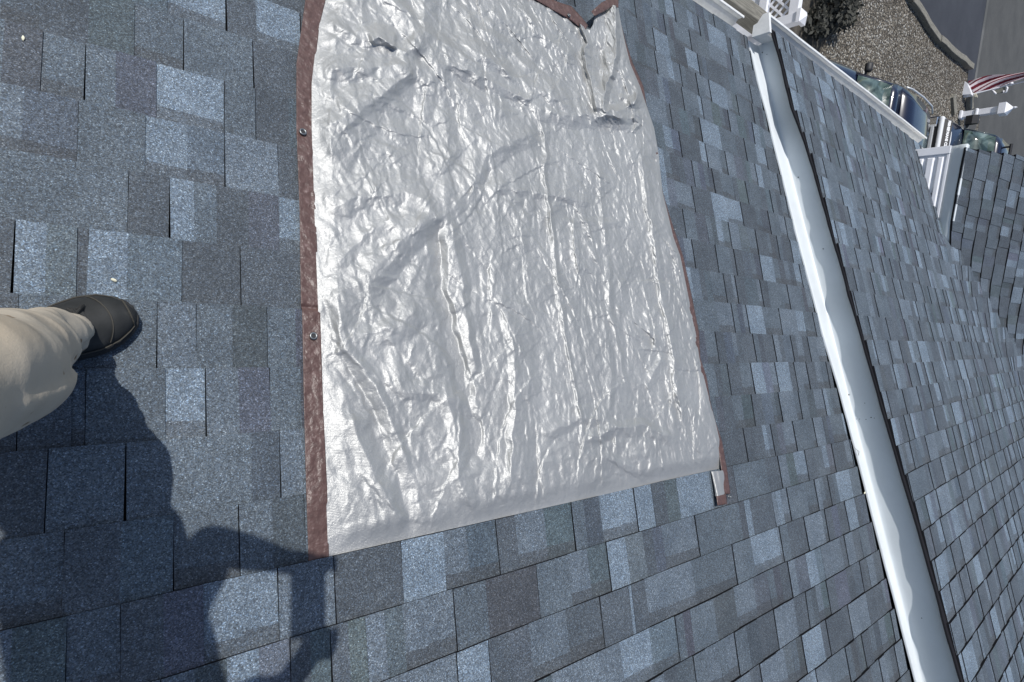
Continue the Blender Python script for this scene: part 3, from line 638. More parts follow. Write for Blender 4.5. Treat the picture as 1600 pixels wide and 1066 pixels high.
# long ridge across to the right
F_([(650, 88), (710, 104), (760, 124), (815, 150), (870, 170), (935, 181), (985, 186)], .019, .15, .05, 1.1, .1, .05)
F_([(700, 50), (760, 90), (830, 130), (900, 165)], .010, .05, .03, 1.0)
F_([(720, 20), (800, 80), (880, 150)], .008, .03, .03, 1.0)
F_([(800, 0), (850, 60), (900, 90)], .010, .04, .04, 1.0)
F_([(840, 200), (780, 235), (740, 290), (770, 310)], .012, .03, .06, 1.0)
F_([(661, 92), (600, 150), (540, 210), (505, 260)], .010, .05, .05, 1.0)
F_([(661, 92), (720, 150), (790, 175), (860, 180)], .008, .04, .06, 1.0)
F_([(665, 95), (700, 170), (705, 250), (690, 320)], .008, .035, .06, 1.0)
F_([(740, 300), (700, 330), (640, 380), (560, 460)], .010, .03, .07, 1.0)
F_([(720, 0), (735, 60), (800, 120)], .008, .03, .05, 1.0)
F_([(600, -30), (640, 30), (700, 70), (760, 110)], .009, .03, .06, 1.0)
# long straight storage creases
F_([(846, 188), (855, 300), (868, 410), (888, 540), (903, 640), (911, 712)], .0075, .013, .013, 1.0, .05, .1)
F_([(930, 235), (942, 330), (950, 420), (968, 520), (985, 640)], .006, .016, .022, 1.0)
F_([(1000, 200), (1015, 330), (1035, 470), (1060, 620), (1080, 720)], .010, .035, .02, 1.0)
F_([(950, 690), (960, 600), (950, 520)], .006, .03, .02, 1.0)
F_([(1010, 620), (1030, 560), (1000, 470)], .006, .02, .03, 1.0)
# centre valleys and ridges
F_([(690, 325), (697, 400), (690, 450), (712, 540), (722, 600), (735, 690), (745, 760)], -.014, .02, .035, 1.0)
F_([(705, 330), (722, 420), (735, 520), (745, 600)], .012, .02, .05, 1.0)
F_([(790, 480), (806, 560), (800, 640), (792, 720), (785, 800)], .013, .07, .02, 1.0)
F_([(500, 482), (560, 440), (610, 395), (650, 360), (700, 325)], .010, .07, .045, 1.0, .05, .1)
F_([(500, 482), (560, 520), (620, 500), (660, 470)], .009, .03, .04, 1.0)
F_([(500, 486), (535, 560), (570, 620), (600, 690), (625, 760), (640, 838)], -.013, .03, .045, 1.0, .05, .05)
F_([(508, 488), (560, 560), (612, 650), (650, 740)], .011, .02, .05, 1.0)
F_([(600, 560), (640, 600), (700, 620), (750, 660)], .008, .03, .02, 1.0)
F_([(540, 640), (575, 720), (610, 790), (628, 838)], .009, .03, .02, 1.0)
F_([(690, 600), (705, 700), (720, 800)], .009, .03, .02, 1.0)
F_([(500, 330), (560, 300), (640, 290), (690, 320)], .010, .05, .03, 1.0)
F_([(520, 420), (570, 360), (640, 330)], .007, .03, .02, 1.0)
F_([(900, 690), (960, 665), (1010, 672), (1060, 690)], .012, .022, .03, 1.0)
F_([(900, 695), (930, 720), (1000, 735)], .006, .02, .03, 1.0)
F_([(840, 690), (900, 650), (960, 650)], .007, .03, .02, 1.0)
F_([(760, 300), (850, 305), (930, 320)], .006, .03, .02, 1.0)
F_([(870, 345), (930, 352), (975, 345)], .005, .02, .02, 1.0)
# bunched corner at the top right
F_([(910, 70), (912, 92), (922, 125), (930, 160), (936, 180)], .020, .06, .018, 1.0, .1, .1)
F_([(962, 6), (966, 45), (966, 82), (955, 120), (945, 150), (938, 180)], .032, .02, .05, 1.0, .02, .12)
F_([(926, 60), (940, 80), (944, 110), (936, 150)], -.010, .03, .03, 1.0)
F_([(936, 178), (965, 172), (990, 160), (1003, 140)], .020, .02, .03, 1.0)
F_([(965, 150), (985, 158), (1000, 150)], .012, .015, .015, 1.0)
F_([(925, 183), (960, 184), (995, 178), (1012, 190)], .012, .025, .03, 1.0)
F_([(985, 176), (1000, 190), (990, 208)], .012, .012, .02, 1.0)
F_([(870, -5), (905, 30), (918, 62), (910, 84)], .018, .03, .014, 1.0)
# finishing: lies close to the shingles along hem and bottom, never below them
edge = np.minimum(1, np.minimum((u - uL(v)) / .05, (uR(v) - u) / .03 + .25)); edge = np.clip(edge, 0, 1)
bot = np.clip((BOT - v) / .06, 0, 1); bot = bot * bot * (3 - 2 * bot)
H = np.maximum(H, -.001) * (.25 + .75 * edge) * (.09 + .91 * bot) + .0005
base = -.0030 + .0105 * np.clip((BOT - v) / .13, 0, 1)
Z = base + H
def app(u, v, z):                # apparent place on the roof -> real point at height z on the same sight line
    k = (P1h - z) / P1h; return PA.pt(u * k, (v + O1) * k - O1, z)
def gridmesh(name, Pts, r, c, smooth=True):
    idx = np.arange(r * c).reshape(r, c)
    F = np.stack([idx[:-1, :-1], idx[:-1, 1:], idx[1:, 1:], idx[1:, :-1]], -1).reshape(-1, 4)
    return npmesh(name, Pts.reshape(-1, 3), F, smooth=smooth)
sheet = link('sheet', gridmesh('sheet', app(u, v, Z), nv, nu), M_TARP, tarp)
sheet['label'] = 'wrinkled silver top of the tarp'
# loose tail at the lower right corner
tl = toA([(1111.5, 737), (1116, 760), (1118, 776)]); tr = toA([(1131, 735), (1133, 755), (1134, 772)])
n1, n2 = 24, 50; a = np.linspace(0, 1, n2)[:, None]; b = np.linspace(0, 1, n1)[None, :]
def along(L, t): return np.stack([np.interp(t, np.linspace(0, 1, len(L)), L[:, i]) for i in (0, 1)], -1)
q = along(tl, a[:, 0])[:, None, :] * (1 - b[..., None]) + along(tr, a[:, 0])[:, None, :] * b[..., None]
zt = .006 + .005 * noise(q[..., 0] / .02, q[..., 1] / .05, 8) + .006 * np.sin(b * 3.1) + 0 * a
link('tail', gridmesh('tail', app(q[..., 0], q[..., 1], zt), n2, n1), M_TARP, tarp)['label'] = 'narrow silver tail of the tarp hanging past the tucked edge'
def strip(name, Lp, Rp, zf, n=120, m=10, mt=M_BROWN, lab=None):
    A_ = toA(Lp); B_ = toA(Rp); t = np.linspace(0, 1, n)
    ca = np.concatenate([[0], np.cumsum(np.linalg.norm(np.diff(A_, axis=0), axis=1))]); cb = np.concatenate([[0], np.cumsum(np.linalg.norm(np.diff(B_, axis=0), axis=1))])
    la = np.stack([np.interp(t * ca[-1], ca, A_[:, i]) for i in (0, 1)], -1); lb = np.stack([np.interp(t * cb[-1], cb, B_[:, i]) for i in (0, 1)], -1)
    s = np.linspace(0, 1, m)[None, :, None]; q = la[:, None] * (1 - s) + lb[:, None] * s
    z = zf(q[..., 0], q[..., 1], s[..., 0] + 0 * q[..., 0])
    o = link(name, gridmesh(name, app(q[..., 0], q[..., 1], z), n, m), mt, tarp)
    sm = o.modifiers.new('thick', 'SOLIDIFY'); sm.thickness = .0012; sm.offset = -1
    if lab: o['label'] = lab
    return o
def zleft(u, v, s):
    bt = np.clip((BOT - v) / .12, 0, 1)
    k = np.exp(-((v + .004) / .006) ** 2) * .006
    return -.0030 + .0105 * bt + bt * (.003 * noise(u / .03, v / .06, 31) + .0015 * noise(u / .012, v / .018, 32)) - k + .004 * np.clip((-v - .6) / .3, 0, 1)
Lb2 = Lb[2:]
Lb2 = [(478, -6)] + [(463, 100), (463, 200), (468, 330), (470, 479), (472, 484), (474, 600), (478, 760), (482, 878.5)]
Li2 = [(510, -6), (499, 40), (489, 130), (489, 200), (494, 350), (499, 479), (500, 484), (505, 640), (511, 760), (514, 871)]
strip('hem', Lb2, Li2, zleft, 420, 22, lab='broad brown hem along the left side of the tarp')
Rout = [(x + dx, y) for (x, y), dx in zip(Rb[1:], [0, 1, 4, 5, 0, -1, -1, 0, 2, 5, 4, 5, 5, 1, 4, 0, 0, 3, 5, 7])]
strip('hem', [(x - 4, y) for x, y in Rb[1:]], Rout, lambda u, v, s: .008 + .003 * noise(u / .02, v / .05, 5), 200, 6, lab='thin brown hem showing under the right edge of the tarp')
strip('hem', [(1119, 775), (1121, 790)], [(1134, 771), (1136, 788)], lambda u, v, s: .010 + .002 * noise(u / .01, v / .02, 5), 8, 10, lab='brown end of the tarp tail')
strip('hem', [(700, -72), (760, -52), (842, -10), (872, 3), (893, 10), (908, 26), (919, 40)], [(700, -60), (760, -40), (838, 0), (868, 18), (888, 29), (903, 40), (915, 47)], lambda u, v, s: .026 + .006 * noise(u / .04, v / .04, 5), 90, 8, lab='brown hem along the top edge of the tarp')
strip('hem', [(924, 18), (940, 4), (956, -4), (967, -4)], [(929, 25), (944, 18), (957, 10), (966, 12)], lambda u, v, s: .045 + .006 * noise(u / .02, v / .02, 6), 30, 8, lab='brown hem of the turned up corner of the tarp')
# grommets
def grommet(px, py, r, z):
    u_, v_ = PA.uv(px, py); c = app(np.array(u_), np.array(v_), np.array(z)); n = -PA.N; mb = MB(); secs = []
    for k in range(20):
        t = 2 * math.pi * k / 20; d = PA.U * math.cos(t) + PA.V * math.sin(t)
        secs.append([c + d * r, c + d * r * .92 + n * .0018, c + d * r * .66 + n * .0022, c + d * r * .52 + n * .0006, c + d * r * .5 - n * .002, c + d * r - n * .001])
    secs.append(secs[0]); mb.loft(secs, closed=True, cap=False); g = mb.build('grommet', M_METAL, tarp, smooth=True)
    hb = MB(); hb.add([c + (PA.U * math.cos(2 * math.pi * k / 16) + PA.V * math.sin(2 * math.pi * k / 16)) * r * .53 + n * .0003 for k in range(16)], [tuple(range(16))]); hb.build('hole', M_DARK, g)
    return g
grommet(473.5, 206, .0095, .0165); grommet(490, 525, .0095, .0165); grommet(889, 24, .008, .034); grommet(1054, 359, .006, .0125); grommet(1140, 776, .008, .016)

# ------------------------------------------------------------------ small things on the roof
def chip(px, py, r, label, seed):
    rr = random.Random(seed); u_, v_ = PA.uv(px, py); c = PA.pt(u_, v_, .001); mb = MB(); secs = []
    bm = bmesh.new(); bmesh.ops.create_icosphere(bm, subdivisions=2, radius=1)
    for w in bm.verts:
        w.co = Vector((w.co.x * r * rr.uniform(.8, 1.2), w.co.y * r * .6 * rr.uniform(.8, 1.2), w.co.z * r * .3))
    me = bpy.data.meshes.new('paint_chip'); bm.to_mesh(me); bm.free()
    o = bpy.data.objects.new('paint_chip', me); col.objects.link(o); me.materials.append(M_CHIP); o.location = c; o.rotation_euler = (math.radians(-22), 0, rr.uniform(0, 3))
    return tag(o, label, 'chip')
M_CHIP = mat('cream_chip', (.75, .72, .55), .7)
chip(36, 60, .0045, 'pale speck on the shingles near the top left corner', 1)
chip(178, 438, .005, 'cream bird dropping on the light shingle just above the shoe', 2)
chip(1351, 770, .007, 'tiny white chip lying beside the left edge of the white step strip', 3)
mb = MB(); c0 = [PA.pt(*PA.uv(x, y), z) for x, y, z in [(1329, 688, .004), (1331, 700, .012), (1340, 706, .008), (1338, 712, .012), (1335, 704, .016)]]
mb.tube(c0, .0009, 6); tag(mb.build('wire', M_METAL), 'thin curled wire beside the white step strip', 'wire')

# ------------------------------------------------------------------ beam, fence, shrubs below the eave
bz = -3.4
ba = onz(1156, 15, bz); bb = onz(1267, 79, bz)
mb = MB(); xs = np.linspace(3.2, float(bb[0]), 18); ins = []
for x in xs:
    yc = 3.115 + .004 * math.sin(x * 5); ins.append([(x, yc - .075, bz - .19), (x, yc - .075, bz - .006), (x, yc - .068, bz), (x, yc + .068, bz), (x, yc + .075, bz - .006), (x, yc + .075, bz - .19)])
mb.loft(ins); wb = mb.build('wooden_beam', M_WOOD); tag(wb, 'weathered grey wooden beam running just below the gutter toward the navy car', 'beam')
mb = MB()
for x in (3.6, 5.0, 6.3): mb.box((x, 3.05, Hg), (x + .12, 3.18, bz - .191))
pp = mb.build('post', M_WOOD, wb)
# white vinyl fence with lattice top
fence = empty('vinyl_fence', (7.3, 3.9, Hg), 'white vinyl fence with diagonal lattice top and dark latch knob, beyond the wooden beam', 'fence')
FX, FY = 7.33, 3.93; FT = -3.93
def cap_post(x, y, zt, w=.127):
    mb = MB(); mb.box((x - w / 2, y - w / 2, Hg), (x + w / 2, y + w / 2, zt - .03)); p = mb.build('post', M_VINYL, fence, bevel=.004)
    k = w / 2 + .022; mb = MB(); mb.box((x - k, y - k, zt - .03), (x + k, y + k, zt + .02)); mb.add([(x - k, y - k, zt + .0202), (x + k, y - k, zt + .0202), (x + k, y + k, zt + .0202), (x - k, y + k, zt + .0202), (x, y, zt + .075)], [(0, 1, 4), (1, 2, 4), (2, 3, 4), (3, 0, 4)])
    mb.build('post_cap', M_VINYL, p); return p
pA_ = cap_post(FX, FY, FT)
cap_post(FX, FY + 2.4, FT)
mb = MB(); mb.box((FX - .045, FY + .066, FT - .17), (FX + .045, FY + 2.33, FT - .04)); mb.build('top_rail', M_VINYL, fence, bevel=.006)
mb = MB(); mb.box((FX - .045, FY + .066, FT - .62), (FX + .045, FY + 2.33, FT - .50)); mb.build('middle_rail', M_VINYL, fence, bevel=.006)
mb = MB(); mb.box((FX - .045, FY + .066, Hg + .06), (FX + .045, FY + 2.33, Hg + .2)); mb.build('bottom_rail', M_VINYL, fence, bevel=.006)
mb = MB()
for k in range(15):
    y = FY + .067 + k * .151; mb.box((FX - .011, y + .002, Hg + .2), (FX + .011, y + .148, FT - .621)); mb.box((FX - .016, y - .004, Hg + .2), (FX + .016, y + .002, FT - .621))
mb.build('boards', M_VINYL, fence)
# lattice: diagonal slats clipped to the opening
mb = MB(); y0, y1, z0, z1 = FY + .066, FY + 2.33, FT - .50, FT - .17; hgt_ = z1 - z0
for sgn, xo in ((1, .004), (-1, -.004)):
    k = y0 - hgt_
    while k < y1:
        a0, a1 = (k, z0), (k + hgt_, z1)
        if sgn < 0: a0, a1 = (k, z1), (k + hgt_, z0)
        # clip in y
        pts = []
        for (ya, za), (yb, zb_) in (((a0), (a1)),):
            t0 = max(0, (y0 - ya) / (yb - ya)); t1 = min(1, (y1 - ya) / (yb - ya))
            if t1 > t0 + .02:
                A1 = (ya + (yb - ya) * t0, za + (zb_ - za) * t0); B1 = (ya + (yb - ya) * t1, za + (zb_ - za) * t1); w = .021
                mb.add([(FX + xo + s * .0035, A1[0] - w, A1[1]) for s in (-1, 1)] + [(FX + xo + s * .0035, A1[0] + w, A1[1]) for s in (-1, 1)] + [(FX + xo + s * .0035, B1[0] - w, B1[1]) for s in (-1, 1)] + [(FX + xo + s * .0035, B1[0] + w, B1[1]) for s in (-1, 1)],
                       [(0, 2, 6, 4), (1, 5, 7, 3), (0, 4, 5, 1), (2, 3, 7, 6)])
        k += .135
mb.build('lattice', M_VINYL, fence)
# lower solid section toward the house
mb = MB(); mb.box((FX - .03, 2.4, FT - .34), (FX + .03, FY - .065, FT - .22)); mb.box((FX - .011, 2.4, Hg + .1), (FX + .011, FY - .065, FT - .341)); mb.build('side_panel', M_VINYL, fence, bevel=.003)
mb = MB(); kx, ky, kz = FX - .064, FY + .0, FT - .30
mb.tube([(kx + .03, ky, kz), (kx - .02, ky, kz)], .012, 10); mb.tube([(kx - .02, ky, kz), (kx - .035, ky, kz), (kx - .05, ky, kz)], [.02, .032, .022], 12)
mb.build('latch_knob', M_DARK, fence, smooth=True)
# dark shrubs and leaf litter in the shaded garden bed
def leaf_mat(name, a, b):
    m = mat(name, a, .7); t = NT(m); c = t.coord(); nz = t.n('ShaderNodeTexNoise', i_Scale=9.0); t.l(c, nz.inputs['Vector']); t.l(t.ramp(nz.outputs[0], [(.35, a), (.65, b)]), t.b.inputs['Base Color']); return m
M_LEAF = leaf_mat('dark_leaves', (.012, .014, .010), (.035, .035, .026)); M_STEM = mat('stem', (.03, .022, .016), .9)
def shrub(cx, cy, r, h, n, label, seed):
    e = empty('shrub', (cx, cy, Hg), label, 'shrub', 'shrubs in the shaded garden bed'); rr = random.Random(seed); st = MB(); lf = MB()
    for k in range(14):
        t = rr.uniform(0, 6.28); q = rr.uniform(.2, 1) * r; top_ = (cx + math.cos(t) * q, cy + math.sin(t) * q, Hg + h * rr.uniform(.5, 1))
        st.tube([(cx, cy, Hg), ((cx + top_[0]) / 2 + .03, (cy + top_[1]) / 2, Hg + h * .45), top_], [.015, .01, .004], 5)
    for k in range(n):
        t = rr.uniform(0, 6.28); ph = rr.uniform(0, 1) ** .6; z = rr.uniform(.08, 1); q = r * ph * math.sqrt(max(.05, 1 - (z - .45) ** 2 * 2.0)) * (1 + .25 * math.sin(3 * t + seed))
        c = Vector((cx + math.cos(t) * q, cy + math.sin(t) * q, Hg + z * h)); s = rr.uniform(.03, .085)
        d = Vector((rr.gauss(0, 1), rr.gauss(0, 1), rr.gauss(0, .6))).normalized(); n_ = d.orthogonal().normalized()
        lf.add([c - d * s, c + n_ * s * .45, c + d * s, c - n_ * s * .45], [(0, 1, 2, 3)])
    st.build('stems', M_STEM, e); lf.build('foliage', M_LEAF, e)
a_ = gp(1280, 8); shrub(a_[0], a_[1], .55, .7, 900, 'bare dark shrub standing right behind the white post cap', 1)
a_ = gp(1296, 28); shrub(a_[0], a_[1], .40, .45, 500, 'low dark shrub at the left border of the gravel', 2)
a_ = gp(1262, 42); shrub(a_[0], a_[1], .3, .35, 350, 'small dark shrub between the fence post and the navy car', 3)

# ------------------------------------------------------------------ vehicles
def wheel(parent, x, y, r, side):
    mb = MB(); w = .11; secs = []; n = 28
    for k in range(n + 1):
        t = 2 * math.pi * k / n; c, s = math.cos(t), math.sin(t)
        secs.append([(x + c * q, y + yy, r + s * q) for q, yy in ((r * .62, -w), (r * .93, -w), (r, -w * .75), (r, w * .75), (r * .93, w), (r * .62, w))])
    mb.loft(secs, closed=True, cap=False); wh = mb.build('wheel', M_RUBBER, parent, smooth=True, local=True)
    mb = MB(); yo = y + side * w * .8
    mb.add([(x, yo + side * .015, r)] + [(x + math.cos(2 * math.pi * k / 20) * r * .63, yo - side * .01, r + math.sin(2 * math.pi * k / 20) * r * .63) for k in range(20)], [(0, 1 + k, 1 + (k + 1) % 20) for k in range(20)])
    mb.build('rim', M_CHROME, wh, local=True)
def profile_body(parent, name, st, m, subd=2):
    """st: list of (x, half width at sill, half width at belt, half width at top, z sill, z belt, z top)"""
    mb = MB(); secs = []
    for x, w0, w1, w2, z0, z1, z2 in st:
        half = [(0, z0), (w0 * .8, z0), (w0, z0 + .08), (w1 * 1.0, (z0 + z1) / 2), (w1, z1 - .03), (w1 * .96, z1 + .01), (w2, z2 - .02), (w2 * .55, z2 + .012)]
        ring = [(x, y, z) for y, z in half] + [(x, 0, z2 + .02)] + [(x, -y, z) for y, z in half[::-1][:-1]]
        secs.append(ring)
    mb.loft(secs); o = mb.build(name, m, parent, smooth=True, local=True, subd=subd); return o
def sheet_grid(rows):
    mb = MB(); mb.loft(rows, closed=False, cap=False); return mb
# navy estate car parked under the eave (its nose points toward -X)
car = empty('car', (12.68, 4.03, Hg), 'navy estate car with one dark mirror and silver roof rail, parked below the white gutter', 'car', rz=math.pi)
car.rotation_euler = (0, 0, math.pi)
profile_body(car, 'body', [(2.28, .55, .62, .45, .35, .55, .62), (2.2, .72, .78, .6, .28, .62, .74), (2.0, .86, .88, .68, .25, .72, .86), (1.6, .89, .91, .74, .24, .82, .97), (1.05, .9, .92, .80, .24, .92, 1.06),
    (.9, .9, .92, .82, .24, .94, 1.07), (0, .9, .92, .82, .24, .95, 1.02), (-1.4, .9, .92, .82, .24, .97, 1.02), (-2.0, .88, .9, .8, .26, .97, 1.02), (-2.2, .8, .84, .7, .3, .9, .98), (-2.28, .7, .74, .6, .4, .8, .9)], M_NAVY)
def gl(name, rows, m, parent=None, sol=.01):
    mb = MB(); mb.loft(rows, closed=False, cap=False); o = mb.build(name, m, parent or car, smooth=True, local=True); sm = o.modifiers.new('thick', 'SOLIDIFY'); sm.thickness = sol; return o
ys = np.linspace(-1, 1, 9)
def arc(x, w, z, bow=.05, cr=.02): return [(x + bow * (1 - y * y), y * w, z + cr * (1 - y * y)) for y in ys]
gl('windshield', [arc(1.02, .73, 1.06, .10), arc(.72, .685, 1.27, .09), arc(.42, .635, 1.46, .08)], M_GLASS)
gl('roof_header', [arc(.42, .66, 1.462, .08), arc(.30, .655, 1.515, .06), arc(.12, .655, 1.55, .03)], M_NAVY)
gl('roof', [arc(.12, .655, 1.55, .03, .03), arc(-.5, .66, 1.60, 0, .035), arc(-1.2, .65, 1.58, 0, .03), arc(-1.7, .62, 1.52, -.02, .03), arc(-1.85, .6, 1.46, -.04, .03)], M_NAVY)
gl('rear_window', [arc(-1.85, .6, 1.45, -.05, .02), arc(-2.1, .7, 1.05, -.08, .02)], M_GLASS)
for s in (-1, 1):
    gl('pillar', [[(1.04, s * .74, 1.05), (1.0, s * .80, 1.03)], [(.42, s * .635, 1.47), (.40, s * .69, 1.45)], [(.12, s * .655, 1.55), (.12, s * .70, 1.50)]], M_NAVY, sol=.03)
    gl('side_window', [[(1.0, s * .80, 1.03), (.40, s * .69, 1.45), (-.5, s * .70, 1.52), (-1.6, s * .68, 1.46)], [(.9, s * .83, 1.02), (.38, s * .83, 1.02), (-.5, s * .84, 1.01), (-2.0, s * .80, 1.02)]], M_GLASS)
    mb = MB(); mb.tube([(.1, s * .655, 1.60), (-.1, s * .67, 1.64), (-.7, s * .675, 1.665), (-1.3, s * .665, 1.65), (-1.65, s * .63, 1.57)], .017, 8); mb.build('roof_rail', M_SILV, car, smooth=True, local=True)
    mb = MB(); mb.loft([[(.60 + dx, s * (1.0 + t), 1.04 + z) for dx, z in ((.07, -.05), (.09, .02), (.03, .09), (-.05, .09), (-.06, 0), (-.04, -.06))] for t in (-.09, -.03, .05, .10)], closed=True)
    mr = mb.build('mirror', M_DARK, car, smooth=True, local=True, subd=1)
    mb = MB(); mb.tube([(.60, s * .86, 1.0), (.60, s * .95, 1.03)], .022, 6); mb.build('mirror_arm', M_DARK, mr, local=True)
    mb = MB(); mb.loft([[(2.06 - .12 * k, s * (.50 + .12 * k), .70 + .03 * k), (2.12 - .14 * k, s * (.55 + .12 * k), .64 + .03 * k), (1.98 - .12 * k, s * (.58 + .1 * k), .82 + .02 * k)] for k in range(3)], closed=False, cap=False)
    hl = mb.build('headlight', M_CHROME, car, local=True); sm = hl.modifiers.new('t', 'SOLIDIFY'); sm.thickness = .02
    wheel(car, 1.4, s * .82, .33, s); wheel(car, -1.35, s * .82, .33, s)
mb = MB(); mb.tube([(1.08, .5, 1.075), (1.05, -.1, 1.11)], .012, 5); mb.tube([(1.08, -.15, 1.09), (1.04, -.6, 1.09)], .012, 5); mb.build('wiper', M_DARK, car, local=True)

# navy pickup facing the house side, chrome grille and a lettered hood shield
tk = empty('pickup_truck', (19.02, 4.42, Hg), 'navy pickup truck with chrome grille and white lettered hood shield, facing the navy car', 'truck', rz=math.pi)
profile_body(tk, 'body', [(2.3, .90, .92, .74, .45, .9, 1.04), (2.22, .95, .98, .84, .42, 1.0, 1.13), (1.95, .97, .99, .88, .4, 1.05, 1.17), (1.3, .97, 1.0, .9, .4, 1.1, 1.23), (1.1, .97, 1.0, .9, .4, 1.12, 1.25),
    (.0, .97, 1.0, .9, .4, 1.15, 1.22), (-.9, .97, 1.0, .9, .4, 1.15, 1.22), (-2.9, .97, 1.0, .92, .45, 1.15, 1.2), (-3.0, .9, .95, .85, .5, 1.1, 1.15)], M_NAVY)
def tg(name, rows, m, sol=.01):
    mb = MB(); mb.loft(rows, closed=False, cap=False); o = mb.build(name, m, tk, smooth=True, local=True); sm = o.modifiers.new('thick', 'SOLIDIFY'); sm.thickness = sol; return o
tg('windshield', [arc(1.12, .84, 1.25, .08), arc(.82, .79, 1.53, .07), arc(.52, .73, 1.78, .06)], M_GLASS)
tg('roof', [arc(.52, .73, 1.785, .06, .03), arc(.25, .73, 1.86, .03, .035), arc(-.5, .72, 1.87, 0, .03), arc(-.95, .7, 1.80, 0, .03)], M_NAVY)
tg('rear_window', [arc(-.95, .7, 1.80, 0, .02), arc(-1.1, .82, 1.22, 0, .02)], M_GLASS)
for s in (-1, 1):
    tg('pillar', [[(1.14, s * .84, 1.24), (1.08, s * .90, 1.22)], [(.52, s * .73, 1.79), (.50, s * .77, 1.77)], [(.2, s * .73, 1.86), (.2, s * .77, 1.82)]], M_NAVY, .03)
    tg('side_window', [[(1.08, s * .90, 1.22), (.50, s * .78, 1.77), (-.95, s * .76, 1.78)], [(.9, s * .93, 1.2), (.45, s * .93, 1.2), (-1.1, s * .93, 1.2)]], M_GLASS)
    mb = MB(); mb.loft([[(.98 + dx, s * (1.10 + t), 1.30 + z) for dx, z in ((.06, -.10), (.08, .05), (.03, .16), (-.05, .16), (-.06, 0), (-.03, -.12))] for t in (-.10, 0, .12)], closed=True)
    mb.tube([(.98, s * .93, 1.24), (.98, s * 1.02, 1.27)], .03, 6)
    mb.build('mirror', M_DARK, tk, smooth=False, local=True)
    mb = MB(); mb.box((2.22, s * .80 - .10, .72), (2.33, s * .80 + .10, .98)); mb.build('headlight', M_CHROME, tk, local=True, bevel=.02)
    wheel(tk, 1.45, s * .86, .39, s); wheel(tk, -2.0, s * .86, .39, s)
mb = MB()
for z0, z1 in ((.70, .76), (.86, .93)): mb.box((2.30, -.68, z0), (2.365, .68, z1))
mb.box((2.31, -.72, .64), (2.35, -.66, .97)); mb.box((2.31, .66, .64), (2.35, .72, .97)); mb.build('grille_bars', M_SILV, tk, local=True, bevel=.01)
mb = MB(); mb.box((2.28, -.74, .60), (2.315, .74, 1.03)); mb.build('grille', M_DARK, tk, local=True)
mb = MB(); mb.box((2.20, -.90, 1.015), (2.36, .80, 1.11)); mb.build('hood_trim', mat('chrome_painted_glare', (.88, .88, .88), .25, .1), tk, local=True, bevel=.035)  # sun reflecting off the chrome is put in as plain white colour
mb = MB(); mb.box((2.20, -1.0, .40), (2.46, 1.0, .60)); mb.build('bumper', M_CHROME, tk, local=True, bevel=.05)
mb = MB(); mb.add([(2.375, math.cos(t) * .15, .80 + math.sin(t) * .075) for t in np.linspace(0, 2 * math.pi, 24, endpoint=False)] + [(2.34, math.cos(t) * .15, .80 + math.sin(t) * .075) for t in np.linspace(0, 2 * math.pi, 24, endpoint=False)], [tuple(range(24))] + [(k, (k + 1) % 24, 24 + (k + 1) % 24, 24 + k) for k in range(24)])
mb.build('emblem', mat('emblem_blue', (.05, .09, .25), .3), tk, local=True)
# hood shield: dark band with the white letters
mb = MB(); mb.add([(2.271, -.84, 1.11), (2.271, .84, 1.11), (2.121, .82, 1.24), (2.121, -.82, 1.24), (2.25, -.84, 1.10), (2.25, .84, 1.10), (2.10, .82, 1.22), (2.10, -.82, 1.22)], [(0, 1, 2, 3), (7, 6, 5, 4), (0, 4, 5, 1), (2, 6, 7, 3), (1, 5, 6, 2), (0, 3, 7, 4)])
shd = mb.build('hood_shield', M_DARK, tk, local=True)
fc = bpy.data.curves.new('lettering', 'FONT'); fc.body = 'FISHERMANS CLUB'; fc.size = .088; fc.extrude = .002; fc.offset = .005; fc.align_x = 'LEFT'; fc.align_y = 'CENTER'
fo = bpy.data.objects.new('tmp', fc); col.objects.link(fo); dg = bpy.context.evaluated_depsgraph_get(); lm = bpy.data.meshes.new_from_object(fo.evaluated_get(dg)); bpy.data.objects.remove(fo)
lm.name = 'lettering'; M_WHT = mat('white_letters', (.8, .8, .8), .5)
lo_ = bpy.data.objects.new('lettering', lm); col.objects.link(lo_); lm.materials.append(M_WHT); lo_.parent = shd
ex_ = Vector((0, 1, 0)); ey_ = Vector((-.15, 0, .13)).normalized(); ez_ = ex_.cross(ey_)
lo_.matrix_local = Matrix.Translation((2.192, -.80, 1.192)) @ Matrix([[ex_.x, ey_.x, ez_.x, 0], [ex_.y, ey_.y, ez_.y, 0], [ex_.z, ey_.z, ez_.z, 0], [0, 0, 0, 1]])
mb = MB(); pz = lambda y, d, k=0: (2.09 - d, y, 1.225 + d * .09 + .018)
rg = [(-.55, .02), (-.35, .05), (-.2, .03), (.0, .06), (.12, .10), (.3, .12), (.45, .08), (.62, .10), (.8, .03)]
mb.add([pz(y, 0) for y, d in rg] + [pz(y, d) for y, d in rg], [(k, k + 1, k + 10, k + 9) for k in range(8)]); so_ = mb.build('hood_emblem', M_WHT, tk, local=True)
smd = so_.modifiers.new('t', 'SOLIDIFY'); smd.thickness = .006
# dark roof rack bars
mb = MB(); mb.tube([(.05, -.62, 2.02), (.05, .35, 2.02)], .035, 8); mb.tube([(.05, .05, 1.98), (.05, .05, 2.24)], .03, 8); mb.tube([(.05, .18, 2.02), (.05, .18, 2.2)], .018, 6)
mb.tube([(.3, .3, 1.86), (.1, .05, 2.0), (.05, .05, 2.02)], .018, 6); mb.tube([(.05, -.55, 1.86), (.05, -.55, 2.02)], .025, 6); mb.tube([(.05, .33, 1.86), (.05, .33, 2.02)], .025, 6)
mb.build('roof_rack', M_DARK, tk, local=True)

